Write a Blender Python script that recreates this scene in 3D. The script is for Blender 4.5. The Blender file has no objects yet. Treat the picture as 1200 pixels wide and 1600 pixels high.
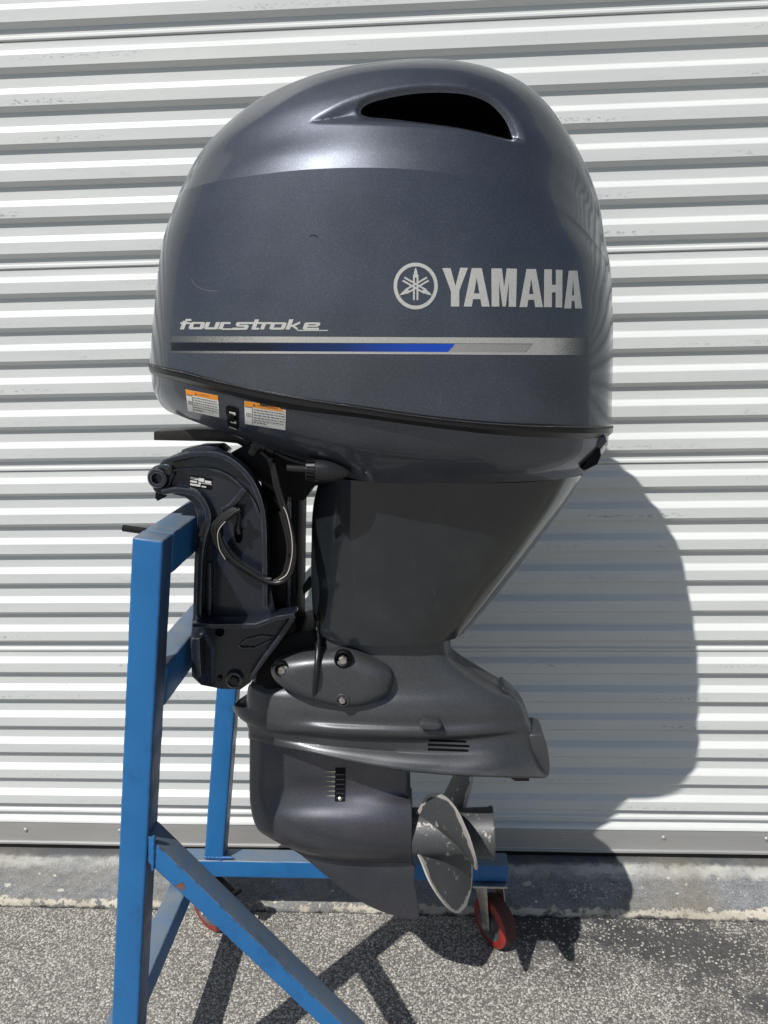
import bpy, bmesh, math, random
from mathutils import Vector, Matrix
from mathutils.bvhtree import BVHTree
from mathutils.geometry import tessellate_polygon
random.seed(4)
S = bpy.context.scene
COL = S.collection

# ------------------------------------------------------------------ camera, sky, sun, exposure
CAM_H = 1.562
F_PX = 1150.0                                     # focal length in pixels of the 1200 x 1600 photograph
CR = Vector((0.99854245, 0.0496797, -0.02109267))
CU = Vector((0.00976164, 0.2181241, 0.97587222))
CW = Vector((-0.05308186, 0.97465574, -0.21732122))
ORG = Vector((0, 0, CAM_H))
cam_data = bpy.data.cameras.new('camera')
cam = bpy.data.objects.new('camera', cam_data)
COL.objects.link(cam)
cam_data.sensor_fit = 'VERTICAL'
cam_data.sensor_height = 24.0
cam_data.lens = F_PX / 1600.0 * 24.0
cam_data.clip_start = 0.02
cam_data.clip_end = 500.0
cam.matrix_world = Matrix(((CR.x, CU.x, -CW.x, 0), (CR.y, CU.y, -CW.y, 0), (CR.z, CU.z, -CW.z, CAM_H), (0, 0, 0, 1)))
S.camera = cam

SUN_DIR = Vector((0.70, 1.0, -1.49)).normalized()
elev = math.asin(-SUN_DIR.z)
world = bpy.data.worlds.new('World')
S.world = world
world.use_nodes = True
wn = world.node_tree
wn.nodes.clear()
sky = wn.nodes.new('ShaderNodeTexSky')
sky.sky_type = 'NISHITA'
sky.sun_disc = False
sky.sun_elevation = elev
sky.sun_rotation = math.atan2(-SUN_DIR.x, -SUN_DIR.y)
bg = wn.nodes.new('ShaderNodeBackground')
bg.inputs['Strength'].default_value = 0.066
wo = wn.nodes.new('ShaderNodeOutputWorld')
wn.links.new(sky.outputs[0], bg.inputs[0])
wn.links.new(bg.outputs[0], wo.inputs[0])
sun_data = bpy.data.lights.new('sun', 'SUN')
sun_data.energy = 4.6
sun_data.angle = math.radians(0.53)
sun_data.color = (1.0, 0.965, 0.915)
sun = bpy.data.objects.new('sun', sun_data)
COL.objects.link(sun)
sun.rotation_euler = SUN_DIR.to_track_quat('-Z', 'Y').to_euler()
sun.location = (-3, -4, 8)
S.view_settings.view_transform = 'Standard'
S.view_settings.look = 'None'
S.view_settings.gamma = 1.0
S.view_settings.use_curve_mapping = False
S.view_settings.exposure = 0.0
S.render.engine = 'CYCLES'
S.cycles.max_bounces = 8
S.cycles.use_denoising = True

# ------------------------------------------------------------------ measuring helpers
def ray(px, py):
    return (CW * F_PX + CR * (px - 600.0) + CU * (800.0 - py))
def P(px, py, Y):                                 # the point of the vertical plane at depth Y seen at that pixel
    d = ray(px, py)
    return ORG + d * (Y / d.y)
def proj(v):
    v = Vector(v) - ORG
    z = v.dot(CW)
    return 600 + F_PX * v.dot(CR) / z, 800 - F_PX * v.dot(CU) / z

# ------------------------------------------------------------------ materials
class NT:
    def __init__(s, name):
        m = bpy.data.materials.new(name)
        m.use_nodes = True
        s.m, s.t = m, m.node_tree
        s.t.nodes.clear()
        s.out = s.n('OutputMaterial')
        s.b = s.n('BsdfPrincipled')
        s.l(s.b.outputs[0], s.out.inputs[0])
    def n(s, kind, **kw):
        nd = s.t.nodes.new('ShaderNode' + kind)
        for k, v in kw.items():
            setattr(nd, k, v)
        return nd
    def l(s, a, b):
        s.t.links.new(a, b)
    def set(s, sock, v):
        if hasattr(v, 'is_output'):
            s.l(v, sock)
        else:
            sock.default_value = v
    def pos(s, which='Object'):
        return s.n('TexCoord').outputs[which]
    def noise(s, scale, detail=4, rough=0.55, vec=None, stretch=None, out='Fac'):
        v = vec if vec is not None else s.pos()
        if stretch:
            mp = s.n('Mapping')
            mp.inputs['Scale'].default_value = stretch
            s.l(v, mp.inputs[0])
            v = mp.outputs[0]
        nd = s.n('TexNoise')
        nd.inputs['Scale'].default_value = scale
        nd.inputs['Detail'].default_value = detail
        nd.inputs['Roughness'].default_value = rough
        s.l(v, nd.inputs['Vector'])
        return nd.outputs[out]
    def vor(s, scale, out='Color', vec=None, feature='F1'):
        nd = s.n('TexVoronoi', feature=feature)
        nd.inputs['Scale'].default_value = scale
        s.l(vec if vec is not None else s.pos(), nd.inputs['Vector'])
        return nd.outputs[out]
    def ramp(s, fac, stops):
        r = s.n('ValToRGB')
        e = r.color_ramp.elements
        while len(e) < len(stops):
            e.new(0.5)
        for i, (p, c) in enumerate(stops):
            e[i].position = p
            e[i].color = (c, c, c, 1) if not hasattr(c, '__len__') else (*c, 1)
        s.set(r.inputs[0], fac)
        return r.outputs[0]
    def mix(s, f, a, b, mode='MIX'):
        nd = s.n('Mix', data_type='RGBA', blend_type=mode)
        s.set(nd.inputs[0], f)
        for i, v in ((6, a), (7, b)):
            if not hasattr(v, 'is_output'):
                v = (*v, 1) if len(v) == 3 else v
            s.set(nd.inputs[i], v)
        return nd.outputs[2]
    def math(s, op, a, b=0.0, clamp=False):
        nd = s.n('Math', operation=op, use_clamp=clamp)
        s.set(nd.inputs[0], a)
        s.set(nd.inputs[1], b)
        return nd.outputs[0]
    def bump(s, h, strength=0.3, dist=0.001, nrm=None):
        nd = s.n('Bump')
        nd.inputs['Strength'].default_value = strength
        nd.inputs['Distance'].default_value = dist
        s.l(h, nd.inputs['Height'])
        if nrm is not None:
            s.l(nrm, nd.inputs['Normal'])
        s.l(nd.outputs[0], s.b.inputs['Normal'])
        return nd.outputs[0]
    def edge(s, radius=0.003, lo=0.01, hi=0.12):  # 1 along outer edges
        bv = s.n('Bevel'); bv.samples = 4
        bv.inputs['Radius'].default_value = radius
        g = s.n('NewGeometry')
        d = s.n('VectorMath', operation='DOT_PRODUCT')
        s.l(bv.outputs[0], d.inputs[0]); s.l(g.outputs['Normal'], d.inputs[1])
        return s.ramp(s.math('SUBTRACT', 1.0, d.outputs['Value']), [(lo, 0.0), (hi, 1.0)])
    def p(s, **kw):
        names = dict(col='Base Color', rough='Roughness', metal='Metallic', coat='Coat Weight', coatr='Coat Roughness',
                     spec='Specular IOR Level')
        for k, v in kw.items():
            sk = s.b.inputs[names[k]]
            if k == 'col' and not hasattr(v, 'is_output'):
                v = (*v, 1)
            s.set(sk, v)
        return s

def simple(name, col, rough=0.5, metal=0.0, var=0.15, scale=30, bump=0.0, bscale=400, spec=0.5, coat=0.0):
    t = NT(name)
    n = t.noise(scale, 5)
    c2 = tuple(c * (1 - var * 2) for c in col)
    c3 = tuple(min(1, c * (1 + var * 2)) for c in col)
    t.p(col=t.mix(n, c2, c3), rough=rough, metal=metal, spec=spec, coat=coat)
    if bump:
        t.bump(t.noise(bscale, 3), bump, 0.0006)
    return t.m

def cowl_paint(name, base, rough, coat, metal=0.7, flake=1.0, edge=0.0):
    t = NT(name)
    fl = t.vor(1800)
    sep = t.n('SeparateColor')
    t.l(fl, sep.inputs[0])
    spark = t.ramp(sep.outputs[0], [(0.0, 0.78), (0.7, 0.97), (0.94, 1.2), (1.0, 2.2)])
    haze = t.noise(6, 6, 0.6)
    hz = t.ramp(haze, [(0.35, 0.88), (0.7, 1.14)])
    c = t.mix(1.0, base, spark, 'MULTIPLY') if flake else t.mix(0.0, base, base)
    c = t.mix(1.0, c, hz, 'MULTIPLY')
    # fine scuffs and dust
    sc = t.noise(60, 8, 0.75, stretch=(1, 1, 0.25))
    c = t.mix(t.ramp(sc, [(0.6, 0.0), (0.8, 0.12)]), c, (0.3, 0.31, 0.32))
    if edge:
        e = t.math('MULTIPLY', t.edge(0.0025), t.ramp(t.noise(45, 7, 0.75), [(0.4, 0.15), (0.62, 1.0)]))
        c = t.mix(t.math('MULTIPLY', e, edge), c, (0.3, 0.31, 0.33))  # pale edges: wear, with edge highlights also put into the colour
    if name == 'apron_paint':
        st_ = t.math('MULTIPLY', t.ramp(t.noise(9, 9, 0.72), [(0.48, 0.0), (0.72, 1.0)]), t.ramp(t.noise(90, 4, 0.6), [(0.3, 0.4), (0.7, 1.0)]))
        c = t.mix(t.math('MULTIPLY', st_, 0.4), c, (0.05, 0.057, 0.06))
    rr = t.n('MapRange')
    rr.inputs['To Min'].default_value = rough - 0.07
    rr.inputs['To Max'].default_value = rough + 0.09
    t.l(t.noise(14, 6, 0.65), rr.inputs[0])
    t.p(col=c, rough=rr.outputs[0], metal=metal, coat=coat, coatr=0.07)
    t.bump(sep.outputs[1], 0.05, 0.0002)
    return t.m

def build_materials():
    M = {}
    M['cowl'] = cowl_paint('cowl_paint', (0.074, 0.084, 0.105), 0.40, 0.6)
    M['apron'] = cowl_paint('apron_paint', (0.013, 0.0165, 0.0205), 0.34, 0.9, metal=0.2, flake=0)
    M['lower'] = cowl_paint('lower_unit_paint', (0.085, 0.089, 0.096), 0.42, 0.15, metal=0.6, flake=1, edge=0.25)
    M['gear'] = cowl_paint('gearcase_paint', (0.105, 0.108, 0.125), 0.38, 0.15, metal=0.7, flake=1)
    M['bracket'] = cowl_paint('bracket_paint', (0.0155, 0.0195, 0.031), 0.27, 0.45, metal=0.3, flake=0, edge=0.75)
    M['black'] = simple('black_plastic', (0.004, 0.004, 0.005), 0.5, 0, 0.2, spec=0.15)
    M['void'] = simple('dark_inside', (0.003, 0.003, 0.003), 0.9, 0, 0.2, spec=0.1)
    M['rubber'] = simple('black_rubber', (0.006, 0.006, 0.0065), 0.33, 0, 0.2, bump=0.15)
    M['lip'] = simple('glossy_rubber_lip', (0.01, 0.01, 0.0105), 0.22, 0, 0.1, spec=0.8)
    M['grip'] = simple('grip_plastic', (0.016, 0.016, 0.018), 0.3, 0, 0.2, bump=0.2)
    M['cable'] = simple('cable_rubber', (0.012, 0.012, 0.012), 0.35, 0, 0.2)
    M['cable_line'] = simple('cable_stripe', (0.6, 0.55, 0.48), 0.5, 0, 0.1)
    M['steel'] = simple('zinc_steel', (0.5, 0.48, 0.44), 0.38, 0.9, 0.25, 80, 0.2)
    M['dark_steel'] = simple('dark_steel', (0.045, 0.041, 0.038), 0.42, 0.7, 0.3, 60, 0.3)
    t = NT('silver_print')
    n = t.vor(2300)
    sp = t.n('SeparateColor'); t.l(n, sp.inputs[0])
    t.p(col=t.mix(t.ramp(sp.outputs[0], [(0, 0), (1, 1)]), (0.32, 0.32, 0.31), (0.6, 0.6, 0.57)), rough=0.5, metal=0.25)
    M['silver'] = t.m
    M['label_white'] = simple('label_white', (0.62, 0.62, 0.6), 0.4, 0, 0.06)
    M['label_orange'] = simple('label_orange', (0.75, 0.26, 0.02), 0.4, 0, 0.05)
    M['ink'] = simple('label_ink', (0.09, 0.09, 0.09), 0.5, 0, 0.05)
    M['hair'] = simple('scratch_grey', (0.17, 0.175, 0.185), 0.5, 0, 0.1)
    # propeller: grey paint worn down to bare pale metal
    t = NT('propeller_paint')
    geo = t.n('NewGeometry')
    n1 = t.noise(22, 9, 0.78)
    n2 = t.noise(80, 6, 0.7, stretch=(1.0, 1, 0.3))
    w = t.math('ADD', t.math('MULTIPLY', n1, 0.6), t.math('MULTIPLY', n2, 0.42))
    edge = t.n('Attribute', attribute_name='wear')
    w = t.math('ADD', w, edge.outputs['Fac'])
    f = t.ramp(w, [(0.57, 0.0), (0.61, 1.0)])
    dk = t.ramp(t.noise(75, 8, 0.75), [(0.6, 0.0), (0.67, 0.75)])
    c = t.mix(f, (0.07, 0.073, 0.077), (0.42, 0.40, 0.37))
    c = t.mix(dk, c, (0.03, 0.03, 0.032))
    t.p(col=c, rough=0.5, metal=0.25)
    t.bump(w, 0.25, 0.001)
    M['prop'] = t.m
    # painted stand; on the posts the coat has worn off the inner faces
    for wear, key in ((0.0, 'blue'), (1.0, 'blue_worn')):
        t = NT('blue_stand_paint')
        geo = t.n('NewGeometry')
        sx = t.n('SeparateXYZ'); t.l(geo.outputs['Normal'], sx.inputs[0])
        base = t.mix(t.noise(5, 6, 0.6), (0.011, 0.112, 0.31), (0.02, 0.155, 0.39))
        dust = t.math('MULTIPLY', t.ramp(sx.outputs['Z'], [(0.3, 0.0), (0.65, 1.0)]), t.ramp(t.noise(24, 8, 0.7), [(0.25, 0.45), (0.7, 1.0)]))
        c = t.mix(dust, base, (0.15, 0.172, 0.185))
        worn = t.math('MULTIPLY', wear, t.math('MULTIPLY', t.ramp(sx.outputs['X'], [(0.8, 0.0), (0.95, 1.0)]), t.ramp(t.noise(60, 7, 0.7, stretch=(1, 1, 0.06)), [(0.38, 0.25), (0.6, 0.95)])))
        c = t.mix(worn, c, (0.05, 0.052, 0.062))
        grime = t.ramp(t.noise(9, 8, 0.7, stretch=(1, 1, 0.5)), [(0.56, 0.0), (0.74, 0.65)])
        c = t.mix(grime, c, (0.012, 0.05, 0.13))
        edge = t.edge(0.005, 0.004, 0.05)
        nick = t.ramp(t.noise(60, 8, 0.8), [(0.525, 0.0), (0.555, 1.0)])
        nick2 = t.ramp(t.noise(34, 10, 0.8), [(0.70, 0.0), (0.715, 1.0)])
        chips = t.math('MAXIMUM', t.math('MULTIPLY', edge, nick), nick2)
        c = t.mix(chips, c, (0.022, 0.018, 0.018))
        t.p(col=c, rough=t.ramp(t.noise(20, 6, 0.6), [(0.3, 0.3), (0.7, 0.5)]), spec=0.5)
        t.bump(t.noise(90, 6, 0.65), 0.22, 0.0015)
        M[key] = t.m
    M['weld'] = simple('painted_weld', (0.02, 0.13, 0.36), 0.4, 0, 0.3, 120, 0.8, 260)
    M['rust'] = simple('rusty_primer', (0.16, 0.075, 0.05), 0.8, 0, 0.3, 160, 0.3)
    M['red'] = simple('red_polyurethane', (0.25, 0.024, 0.02), 0.42, 0, 0.25, 60, 0.2)
    M['tread'] = simple('dirty_shaded_tread', (0.07, 0.024, 0.02), 0.75, 0, 0.3, 90, 0.3)  # dirt on the red tread, its shade also put into the colour
    M['hub'] = simple('grey_hub', (0.08, 0.08, 0.085), 0.5, 0.2, 0.2)
    # shutter: white coil coating, weathered
    t = NT('shutter_paint')
    co = t.pos()
    info = t.n('ObjectInfo')
    off = t.n('VectorMath', operation='SCALE')
    comb = t.n('CombineXYZ')
    t.l(info.outputs['Random'], comb.inputs[0]); t.l(info.outputs['Random'], comb.inputs[1]); t.l(info.outputs['Random'], comb.inputs[2])
    t.l(comb.outputs[0], off.inputs[0]); off.inputs['Scale'].default_value = 61.0
    add = t.n('VectorMath', operation='ADD')
    t.l(co, add.inputs[0]); t.l(off.outputs[0], add.inputs[1])
    v = add.outputs[0]
    sz = t.n('SeparateXYZ'); t.l(co, sz.inputs[0])
    soft = t.noise(3, 6, 0.6, vec=v, stretch=(0.6, 1, 6))
    c = t.mix(t.ramp(soft, [(0.35, 0), (0.75, 1)]), (0.575, 0.60, 0.595), (0.65, 0.665, 0.65))
    vst = t.noise(45, 4, 0.6, vec=v, stretch=(1, 1, 0.04))
    c = t.mix(t.ramp(vst, [(0.55, 0.0), (0.8, 0.10)]), c, (0.45, 0.47, 0.47))
    # dirt along the lower edge of the proud face (local z about -0.057 to -0.045)
    band = t.ramp(t.math('MULTIPLY', t.math('ADD', sz.outputs['Z'], 0.10), 10.0),
                  [(0.36, 0.0), (0.40, 0.9), (0.46, 1.0), (0.52, 0.0)])
    where = t.ramp(t.noise(2.3, 3, 0.5, vec=v, stretch=(1, 0, 0)), [(0.5, 0.0), (0.62, 1.0)])
    specks = t.ramp(t.noise(150, 6, 0.72, vec=v, stretch=(0.55, 1, 1.4)), [(0.53, 0.0), (0.63, 1.0)])
    dirt = t.math('MULTIPLY', t.math('MULTIPLY', band, where), specks)
    c = t.mix(t.math('MULTIPLY', dirt, 0.85), c, (0.12, 0.13, 0.12))
    fly = t.ramp(t.noise(190, 2, 0.5, vec=v), [(0.765, 0.0), (0.80, 0.85)])
    c = t.mix(fly, c, (0.1, 0.1, 0.09))
    scuff = t.math('MULTIPLY', t.ramp(t.noise(30, 8, 0.75, vec=v, stretch=(0.16, 1, 1.5)), [(0.62, 0.0), (0.74, 0.5)]),
                   t.ramp(t.noise(1.6, 2, 0.5, vec=v), [(0.5, 0.0), (0.65, 1.0)]))
    c = t.mix(scuff, c, (0.4, 0.39, 0.36))
    t.p(col=c, rough=0.42, spec=0.4)
    t.bump(t.noise(2.2, 3, 0.5, vec=v, stretch=(1, 1, 3)), 0.25, 0.006)
    M['shutter'] = t.m
    t = NT('bottom_bar_aluminium')
    n = t.noise(7, 8, 0.7, stretch=(0.4, 1, 4))
    t.p(col=t.mix(n, (0.30, 0.30, 0.295), (0.47, 0.47, 0.46)), rough=0.45, metal=0.35)
    t.bump(t.noise(4, 3), 0.2, 0.004)
    M['alu'] = t.m
    # asphalt: dark binder with pale aggregate, darker film in places
    t = NT('asphalt')
    co = t.pos()
    wob = t.n('VectorMath', operation='ADD')
    wv = t.n('VectorMath', operation='SCALE'); wv.inputs['Scale'].default_value = 0.006
    nz = t.n('TexNoise'); nz.inputs['Scale'].default_value = 160; t.l(co, nz.inputs['Vector'])
    t.l(nz.outputs['Color'], wv.inputs[0]); t.l(co, wob.inputs[0]); t.l(wv.outputs[0], wob.inputs[1])
    flat = t.n('Mapping'); flat.inputs['Scale'].default_value = (1, 1, 0); t.l(wob.outputs[0], flat.inputs[0])
    v = flat.outputs[0]
    d1 = t.vor(185, 'Distance', v); c1 = t.vor(185, 'Color', v)
    d2 = t.vor(300, 'Distance', v); c2 = t.vor(300, 'Color', v)
    s1 = t.n('SeparateColor'); t.l(c1, s1.inputs[0])
    s2 = t.n('SeparateColor'); t.l(c2, s2.inputs[0])
    st1 = t.math('LESS_THAN', d1, t.math('ADD', 0.30, t.math('MULTIPLY', s1.outputs[1], 0.34)))
    st2 = t.math('LESS_THAN', d2, t.math('ADD', 0.22, t.math('MULTIPLY', s2.outputs[1], 0.4)))
    film = t.noise(3.2, 8, 0.68, vec=co)
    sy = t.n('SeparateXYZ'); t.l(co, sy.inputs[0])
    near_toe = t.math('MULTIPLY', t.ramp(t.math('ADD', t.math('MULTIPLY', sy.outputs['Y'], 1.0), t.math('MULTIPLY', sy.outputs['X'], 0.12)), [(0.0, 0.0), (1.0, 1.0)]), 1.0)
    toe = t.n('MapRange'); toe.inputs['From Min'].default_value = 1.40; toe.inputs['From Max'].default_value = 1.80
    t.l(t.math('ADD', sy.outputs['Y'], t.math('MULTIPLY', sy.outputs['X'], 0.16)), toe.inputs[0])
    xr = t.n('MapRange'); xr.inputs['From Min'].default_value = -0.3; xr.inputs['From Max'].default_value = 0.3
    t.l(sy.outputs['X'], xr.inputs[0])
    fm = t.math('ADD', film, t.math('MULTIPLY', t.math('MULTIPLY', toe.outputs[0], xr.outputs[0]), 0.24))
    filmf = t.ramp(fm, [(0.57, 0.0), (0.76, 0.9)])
    binder = t.mix(t.noise(25, 6, 0.6), (0.075, 0.071, 0.065), (0.17, 0.162, 0.15))
    stone = t.mix(s1.outputs[0], (0.25, 0.238, 0.215), (0.64, 0.615, 0.56))
    stone2 = t.mix(s2.outputs[0], (0.11, 0.105, 0.095), (0.42, 0.40, 0.36))
    c = t.mix(st2, binder, stone2)
    c = t.mix(st1, c, stone)
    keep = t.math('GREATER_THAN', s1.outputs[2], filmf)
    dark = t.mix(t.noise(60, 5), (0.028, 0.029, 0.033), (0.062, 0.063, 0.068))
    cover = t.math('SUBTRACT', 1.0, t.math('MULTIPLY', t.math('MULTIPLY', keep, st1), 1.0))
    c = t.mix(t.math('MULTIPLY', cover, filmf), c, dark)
    c = t.mix(t.ramp(t.noise(1.7, 5, 0.6), [(0.4, 0.0), (0.8, 0.22)]), c, (0.3, 0.28, 0.25))
    oil = t.ramp(t.noise(6.5, 7, 0.7), [(0.60, 0.0), (0.72, 0.75)])
    c = t.mix(oil, c, (0.045, 0.044, 0.045))
    t.p(col=c, rough=0.85, spec=0.3)
    hh = t.math('ADD', t.math('MULTIPLY', st1, t.math('SUBTRACT', 0.62, d1)), t.math('MULTIPLY', st2, 0.12))
    t.bump(hh, 0.7, 0.004)
    M['asphalt'] = t.m
    # weathered concrete sill
    t = NT('sill_concrete')
    co = t.pos()
    sz = t.n('SeparateXYZ'); t.l(co, sz.inputs[0])
    grain = t.math('ADD', t.math('MULTIPLY', t.noise(260, 6, 0.7), 0.6), t.math('MULTIPLY', t.noise(34, 9, 0.75, stretch=(0.6, 1, 1)), 0.4))
    c = t.mix(t.ramp(grain, [(0.36, 0), (0.64, 1)]), (0.05, 0.058, 0.07), (0.31, 0.318, 0.32))
    fleck = t.ramp(t.noise(150, 4, 0.6), [(0.63, 0.0), (0.69, 0.85)])
    c = t.mix(fleck, c, (0.52, 0.52, 0.49))
    zz = t.math('ADD', sz.outputs['Z'], t.math('MULTIPLY', t.math('SUBTRACT', t.noise(24, 10, 0.78), 0.5), 0.055))
    # a pale ridge under the ledge, a dark ledge on top
    ridge = t.ramp(t.math('MULTIPLY', zz, 10), [(0.66, 0.0), (0.80, 0.85), (0.88, 0.75), (0.93, 0.0)])
    c = t.mix(t.math('MULTIPLY', ridge, t.ramp(t.noise(7, 6, 0.65), [(0.35, 0.15), (0.6, 1)])), c, (0.50, 0.50, 0.46))
    ledge = t.ramp(t.math('MULTIPLY', sz.outputs['Z'], 10), [(0.89, 0.0), (0.92, 0.85)])
    c = t.mix(ledge, c, (0.085, 0.088, 0.092))
    # flaking cream paint along the front edge
    cream = t.ramp(t.math('MULTIPLY', zz, 10), [(0.05, 0.0), (0.08, 1.0), (0.23, 1.0), (0.26, 0.0)])
    flake = t.math('ADD', t.noise(52, 8, 0.72), t.math('MULTIPLY', t.math('SUBTRACT', t.noise(2.6, 3, 0.5), 0.5), 0.75))
    cream = t.math('MULTIPLY', cream, t.ramp(flake, [(0.40, 0.0), (0.45, 1.0)]))
    c = t.mix(cream, c, t.mix(t.noise(150, 6), (0.42, 0.385, 0.31), (0.66, 0.62, 0.53)))
    spots = t.ramp(t.noise(34, 2, 0.4), [(0.735, 0.0), (0.75, 0.9)])
    c = t.mix(spots, c, (0.62, 0.59, 0.52))
    stain = t.ramp(t.noise(2.2, 6, 0.65, stretch=(1, 1, 2)), [(0.48, 0.0), (0.66, 0.65)])
    c = t.mix(stain, c, t.mix(t.noise(11, 4), (0.10, 0.095, 0.085), (0.27, 0.235, 0.165)))
    seam = t.ramp(t.math('MULTIPLY', zz, 10), [(0.0, 1.0), (0.06, 0.0)])
    c = t.mix(seam, c, (0.03, 0.029, 0.027))
    t.p(col=c, rough=0.75, spec=0.35)
    t.bump(t.math('ADD', grain, cream), 0.6, 0.004)
    M['sill'] = t.m
    M['flake'] = simple('old_cream_paint', (0.42, 0.40, 0.35), 0.7, 0, 0.2, 120)
    M['grit'] = simple('grit_stone', (0.36, 0.34, 0.3), 0.85, 0, 0.35, 40)
    return M
M = build_materials()

# ------------------------------------------------------------------ object helpers
def empty(name, loc, label, cat):
    o = bpy.data.objects.new(name, None)
    o.empty_display_size = 0.1
    COL.objects.link(o)
    o.location = loc
    o['label'] = label
    o['category'] = cat
    o['_org'] = tuple(loc)
    return o
def org(parent):
    o = parent
    while o is not None:
        if '_org' in o:
            return Vector(o['_org'])
        o = o.parent
    return Vector((0, 0, 0))
def link(name, mesh, mats, parent=None, smooth=True, angle=35):
    o = bpy.data.objects.new(name, mesh)
    COL.objects.link(o)
    for m in (mats if isinstance(mats, (list, tuple)) else [mats]):
        mesh.materials.append(m)
    if parent is not None:
        mesh.transform(Matrix.Translation(-org(parent)))
        o.parent = parent
    if smooth:
        mesh.shade_smooth()
        mesh.set_sharp_from_angle(angle=math.radians(angle))
    return o
def from_bm(name, bm, mats, parent=None, smooth=True, angle=35, recalc=True):
    if recalc:
        bmesh.ops.recalc_face_normals(bm, faces=bm.faces)
    me = bpy.data.meshes.new(name)
    bm.to_mesh(me)
    bm.free()
    return link(name, me, mats, parent, smooth, angle)
def bevel_sharp(bm, w, ang=25, seg=2):
    bm.normal_update()
    es = [e for e in bm.edges if len(e.link_faces) == 2 and e.calc_face_angle(0) > math.radians(ang)]
    if es and w > 0:
        bmesh.ops.bevel(bm, geom=es, offset=w, segments=seg, affect='EDGES', profile=0.6, clamp_overlap=True)
def add_prism(bm, pts3, depth):                   # closed outline extruded along +Y
    vs = [bm.verts.new(p) for p in pts3]
    f = bm.faces.new(vs)
    r = bmesh.ops.extrude_face_region(bm, geom=[f])
    ev = [g for g in r['geom'] if isinstance(g, bmesh.types.BMVert)]
    bmesh.ops.translate(bm, verts=ev, vec=(0, depth, 0))
def prism(name, px, Y0, Y1, mat, parent, bev=0.003, seg=2, angle=35):
    bm = bmesh.new()
    add_prism(bm, [P(x, y, Y0) for x, y in px], Y1 - Y0)
    bmesh.ops.recalc_face_normals(bm, faces=bm.faces)
    bevel_sharp(bm, bev, 25, seg)
    return from_bm(name, bm, mat, parent, angle=angle)
def smooth_poly(px, n=4, closed=True):            # Catmull-Rom through pixel points
    out, m = [], len(px)
    rng = range(m) if closed else range(m - 1)
    for i in rng:
        g = (lambda k: px[k % m]) if closed else (lambda k: px[max(0, min(m - 1, k))])
        p0, p1, p2, p3 = g(i - 1), g(i), g(i + 1), g(i + 2)
        for j in range(n):
            t = j / n
            out.append(tuple(0.5 * (2 * b + (c - a) * t + (2 * a - 5 * b + 4 * c - d) * t * t + (3 * b - a - 3 * c + d) * t ** 3)
                             for a, b, c, d in zip(p0, p1, p2, p3)))
    if not closed:
        out.append(tuple(px[-1]))
    return out
def frame_along(pts):
    fr, up = [], None
    for i, p in enumerate(pts):
        t = (pts[min(i + 1, len(pts) - 1)] - pts[max(i - 1, 0)]).normalized()
        if up is None:
            up = t.orthogonal().normalized()
        up = (up - t * up.dot(t)).normalized()
        fr.append((t, up, t.cross(up)))
    return fr
def add_tube(bm, pts, r, n=10, caps=True, closed=False):
    pts = [Vector(p) for p in pts]
    fr = frame_along(pts)
    rings = []
    for i, p in enumerate(pts):
        rr = r[i] if hasattr(r, '__len__') else r
        rings.append([bm.verts.new(p + (fr[i][1] * math.cos(a) + fr[i][2] * math.sin(a)) * rr)
                      for a in [2 * math.pi * k / n for k in range(n)]])
    for a, b in zip(rings, rings[1:]):
        for k in range(n):
            bm.faces.new((a[k], a[(k + 1) % n], b[(k + 1) % n], b[k]))
    if caps:
        bm.faces.new(rings[0]); bm.faces.new(rings[-1])
def tube(name, pts, r, mat, parent, n=10, angle=50):
    bm = bmesh.new()
    add_tube(bm, pts, r, n)
    return from_bm(name, bm, mat, parent, angle=angle)
def spl3(pts, n=6):
    return [Vector(p) for p in smooth_poly([tuple(p) for p in pts], n, closed=False)]
def add_lathe(bm, c, axis, prof, n=24):           # prof: (distance along axis, radius)
    axis = Vector(axis).normalized()
    u = axis.orthogonal().normalized()
    w = axis.cross(u)
    rings = []
    for d, r in prof:
        if r < 1e-6:
            rings.append([bm.verts.new(Vector(c) + axis * d)])
        else:
            rings.append([bm.verts.new(Vector(c) + axis * d + (u * math.cos(a) + w * math.sin(a)) * r)
                          for a in [2 * math.pi * k / n for k in range(n)]])
    for a, b in zip(rings, rings[1:]):
        for k in range(n):
            k2 = (k + 1) % n
            if len(a) == 1 and len(b) > 1:
                bm.faces.new((a[0], b[k2], b[k]))
            elif len(b) == 1 and len(a) > 1:
                bm.faces.new((a[k], a[k2], b[0]))
            elif len(a) > 1:
                bm.faces.new((a[k], a[k2], b[k2], b[k]))
def lathe(name, c, axis, prof, mat, parent, n=24, angle=35):
    bm = bmesh.new()
    add_lathe(bm, c, axis, prof, n)
    return from_bm(name, bm, mat, parent, angle=angle)
def add_beam(bm, a, b, w, h, up=(0, 0, 1), bev=0.004, cuts=0):   # rectangular tube from a to b
    a, b = Vector(a), Vector(b)
    t = (b - a).normalized()
    u = Vector(up)
    s = t.cross(u).normalized()
    u = s.cross(t).normalized()
    n0 = len(bm.verts)
    V = []
    for p in (a, b):
        V.append([bm.verts.new(p + s * (w / 2 * i) + u * (h / 2 * j)) for i, j in ((-1, -1), (1, -1), (1, 1), (-1, 1))])
    for k in range(4):
        bm.faces.new((V[0][k], V[0][(k + 1) % 4], V[1][(k + 1) % 4], V[1][k]))
    bm.faces.new(V[0][::-1]); bm.faces.new(V[1])
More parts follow.
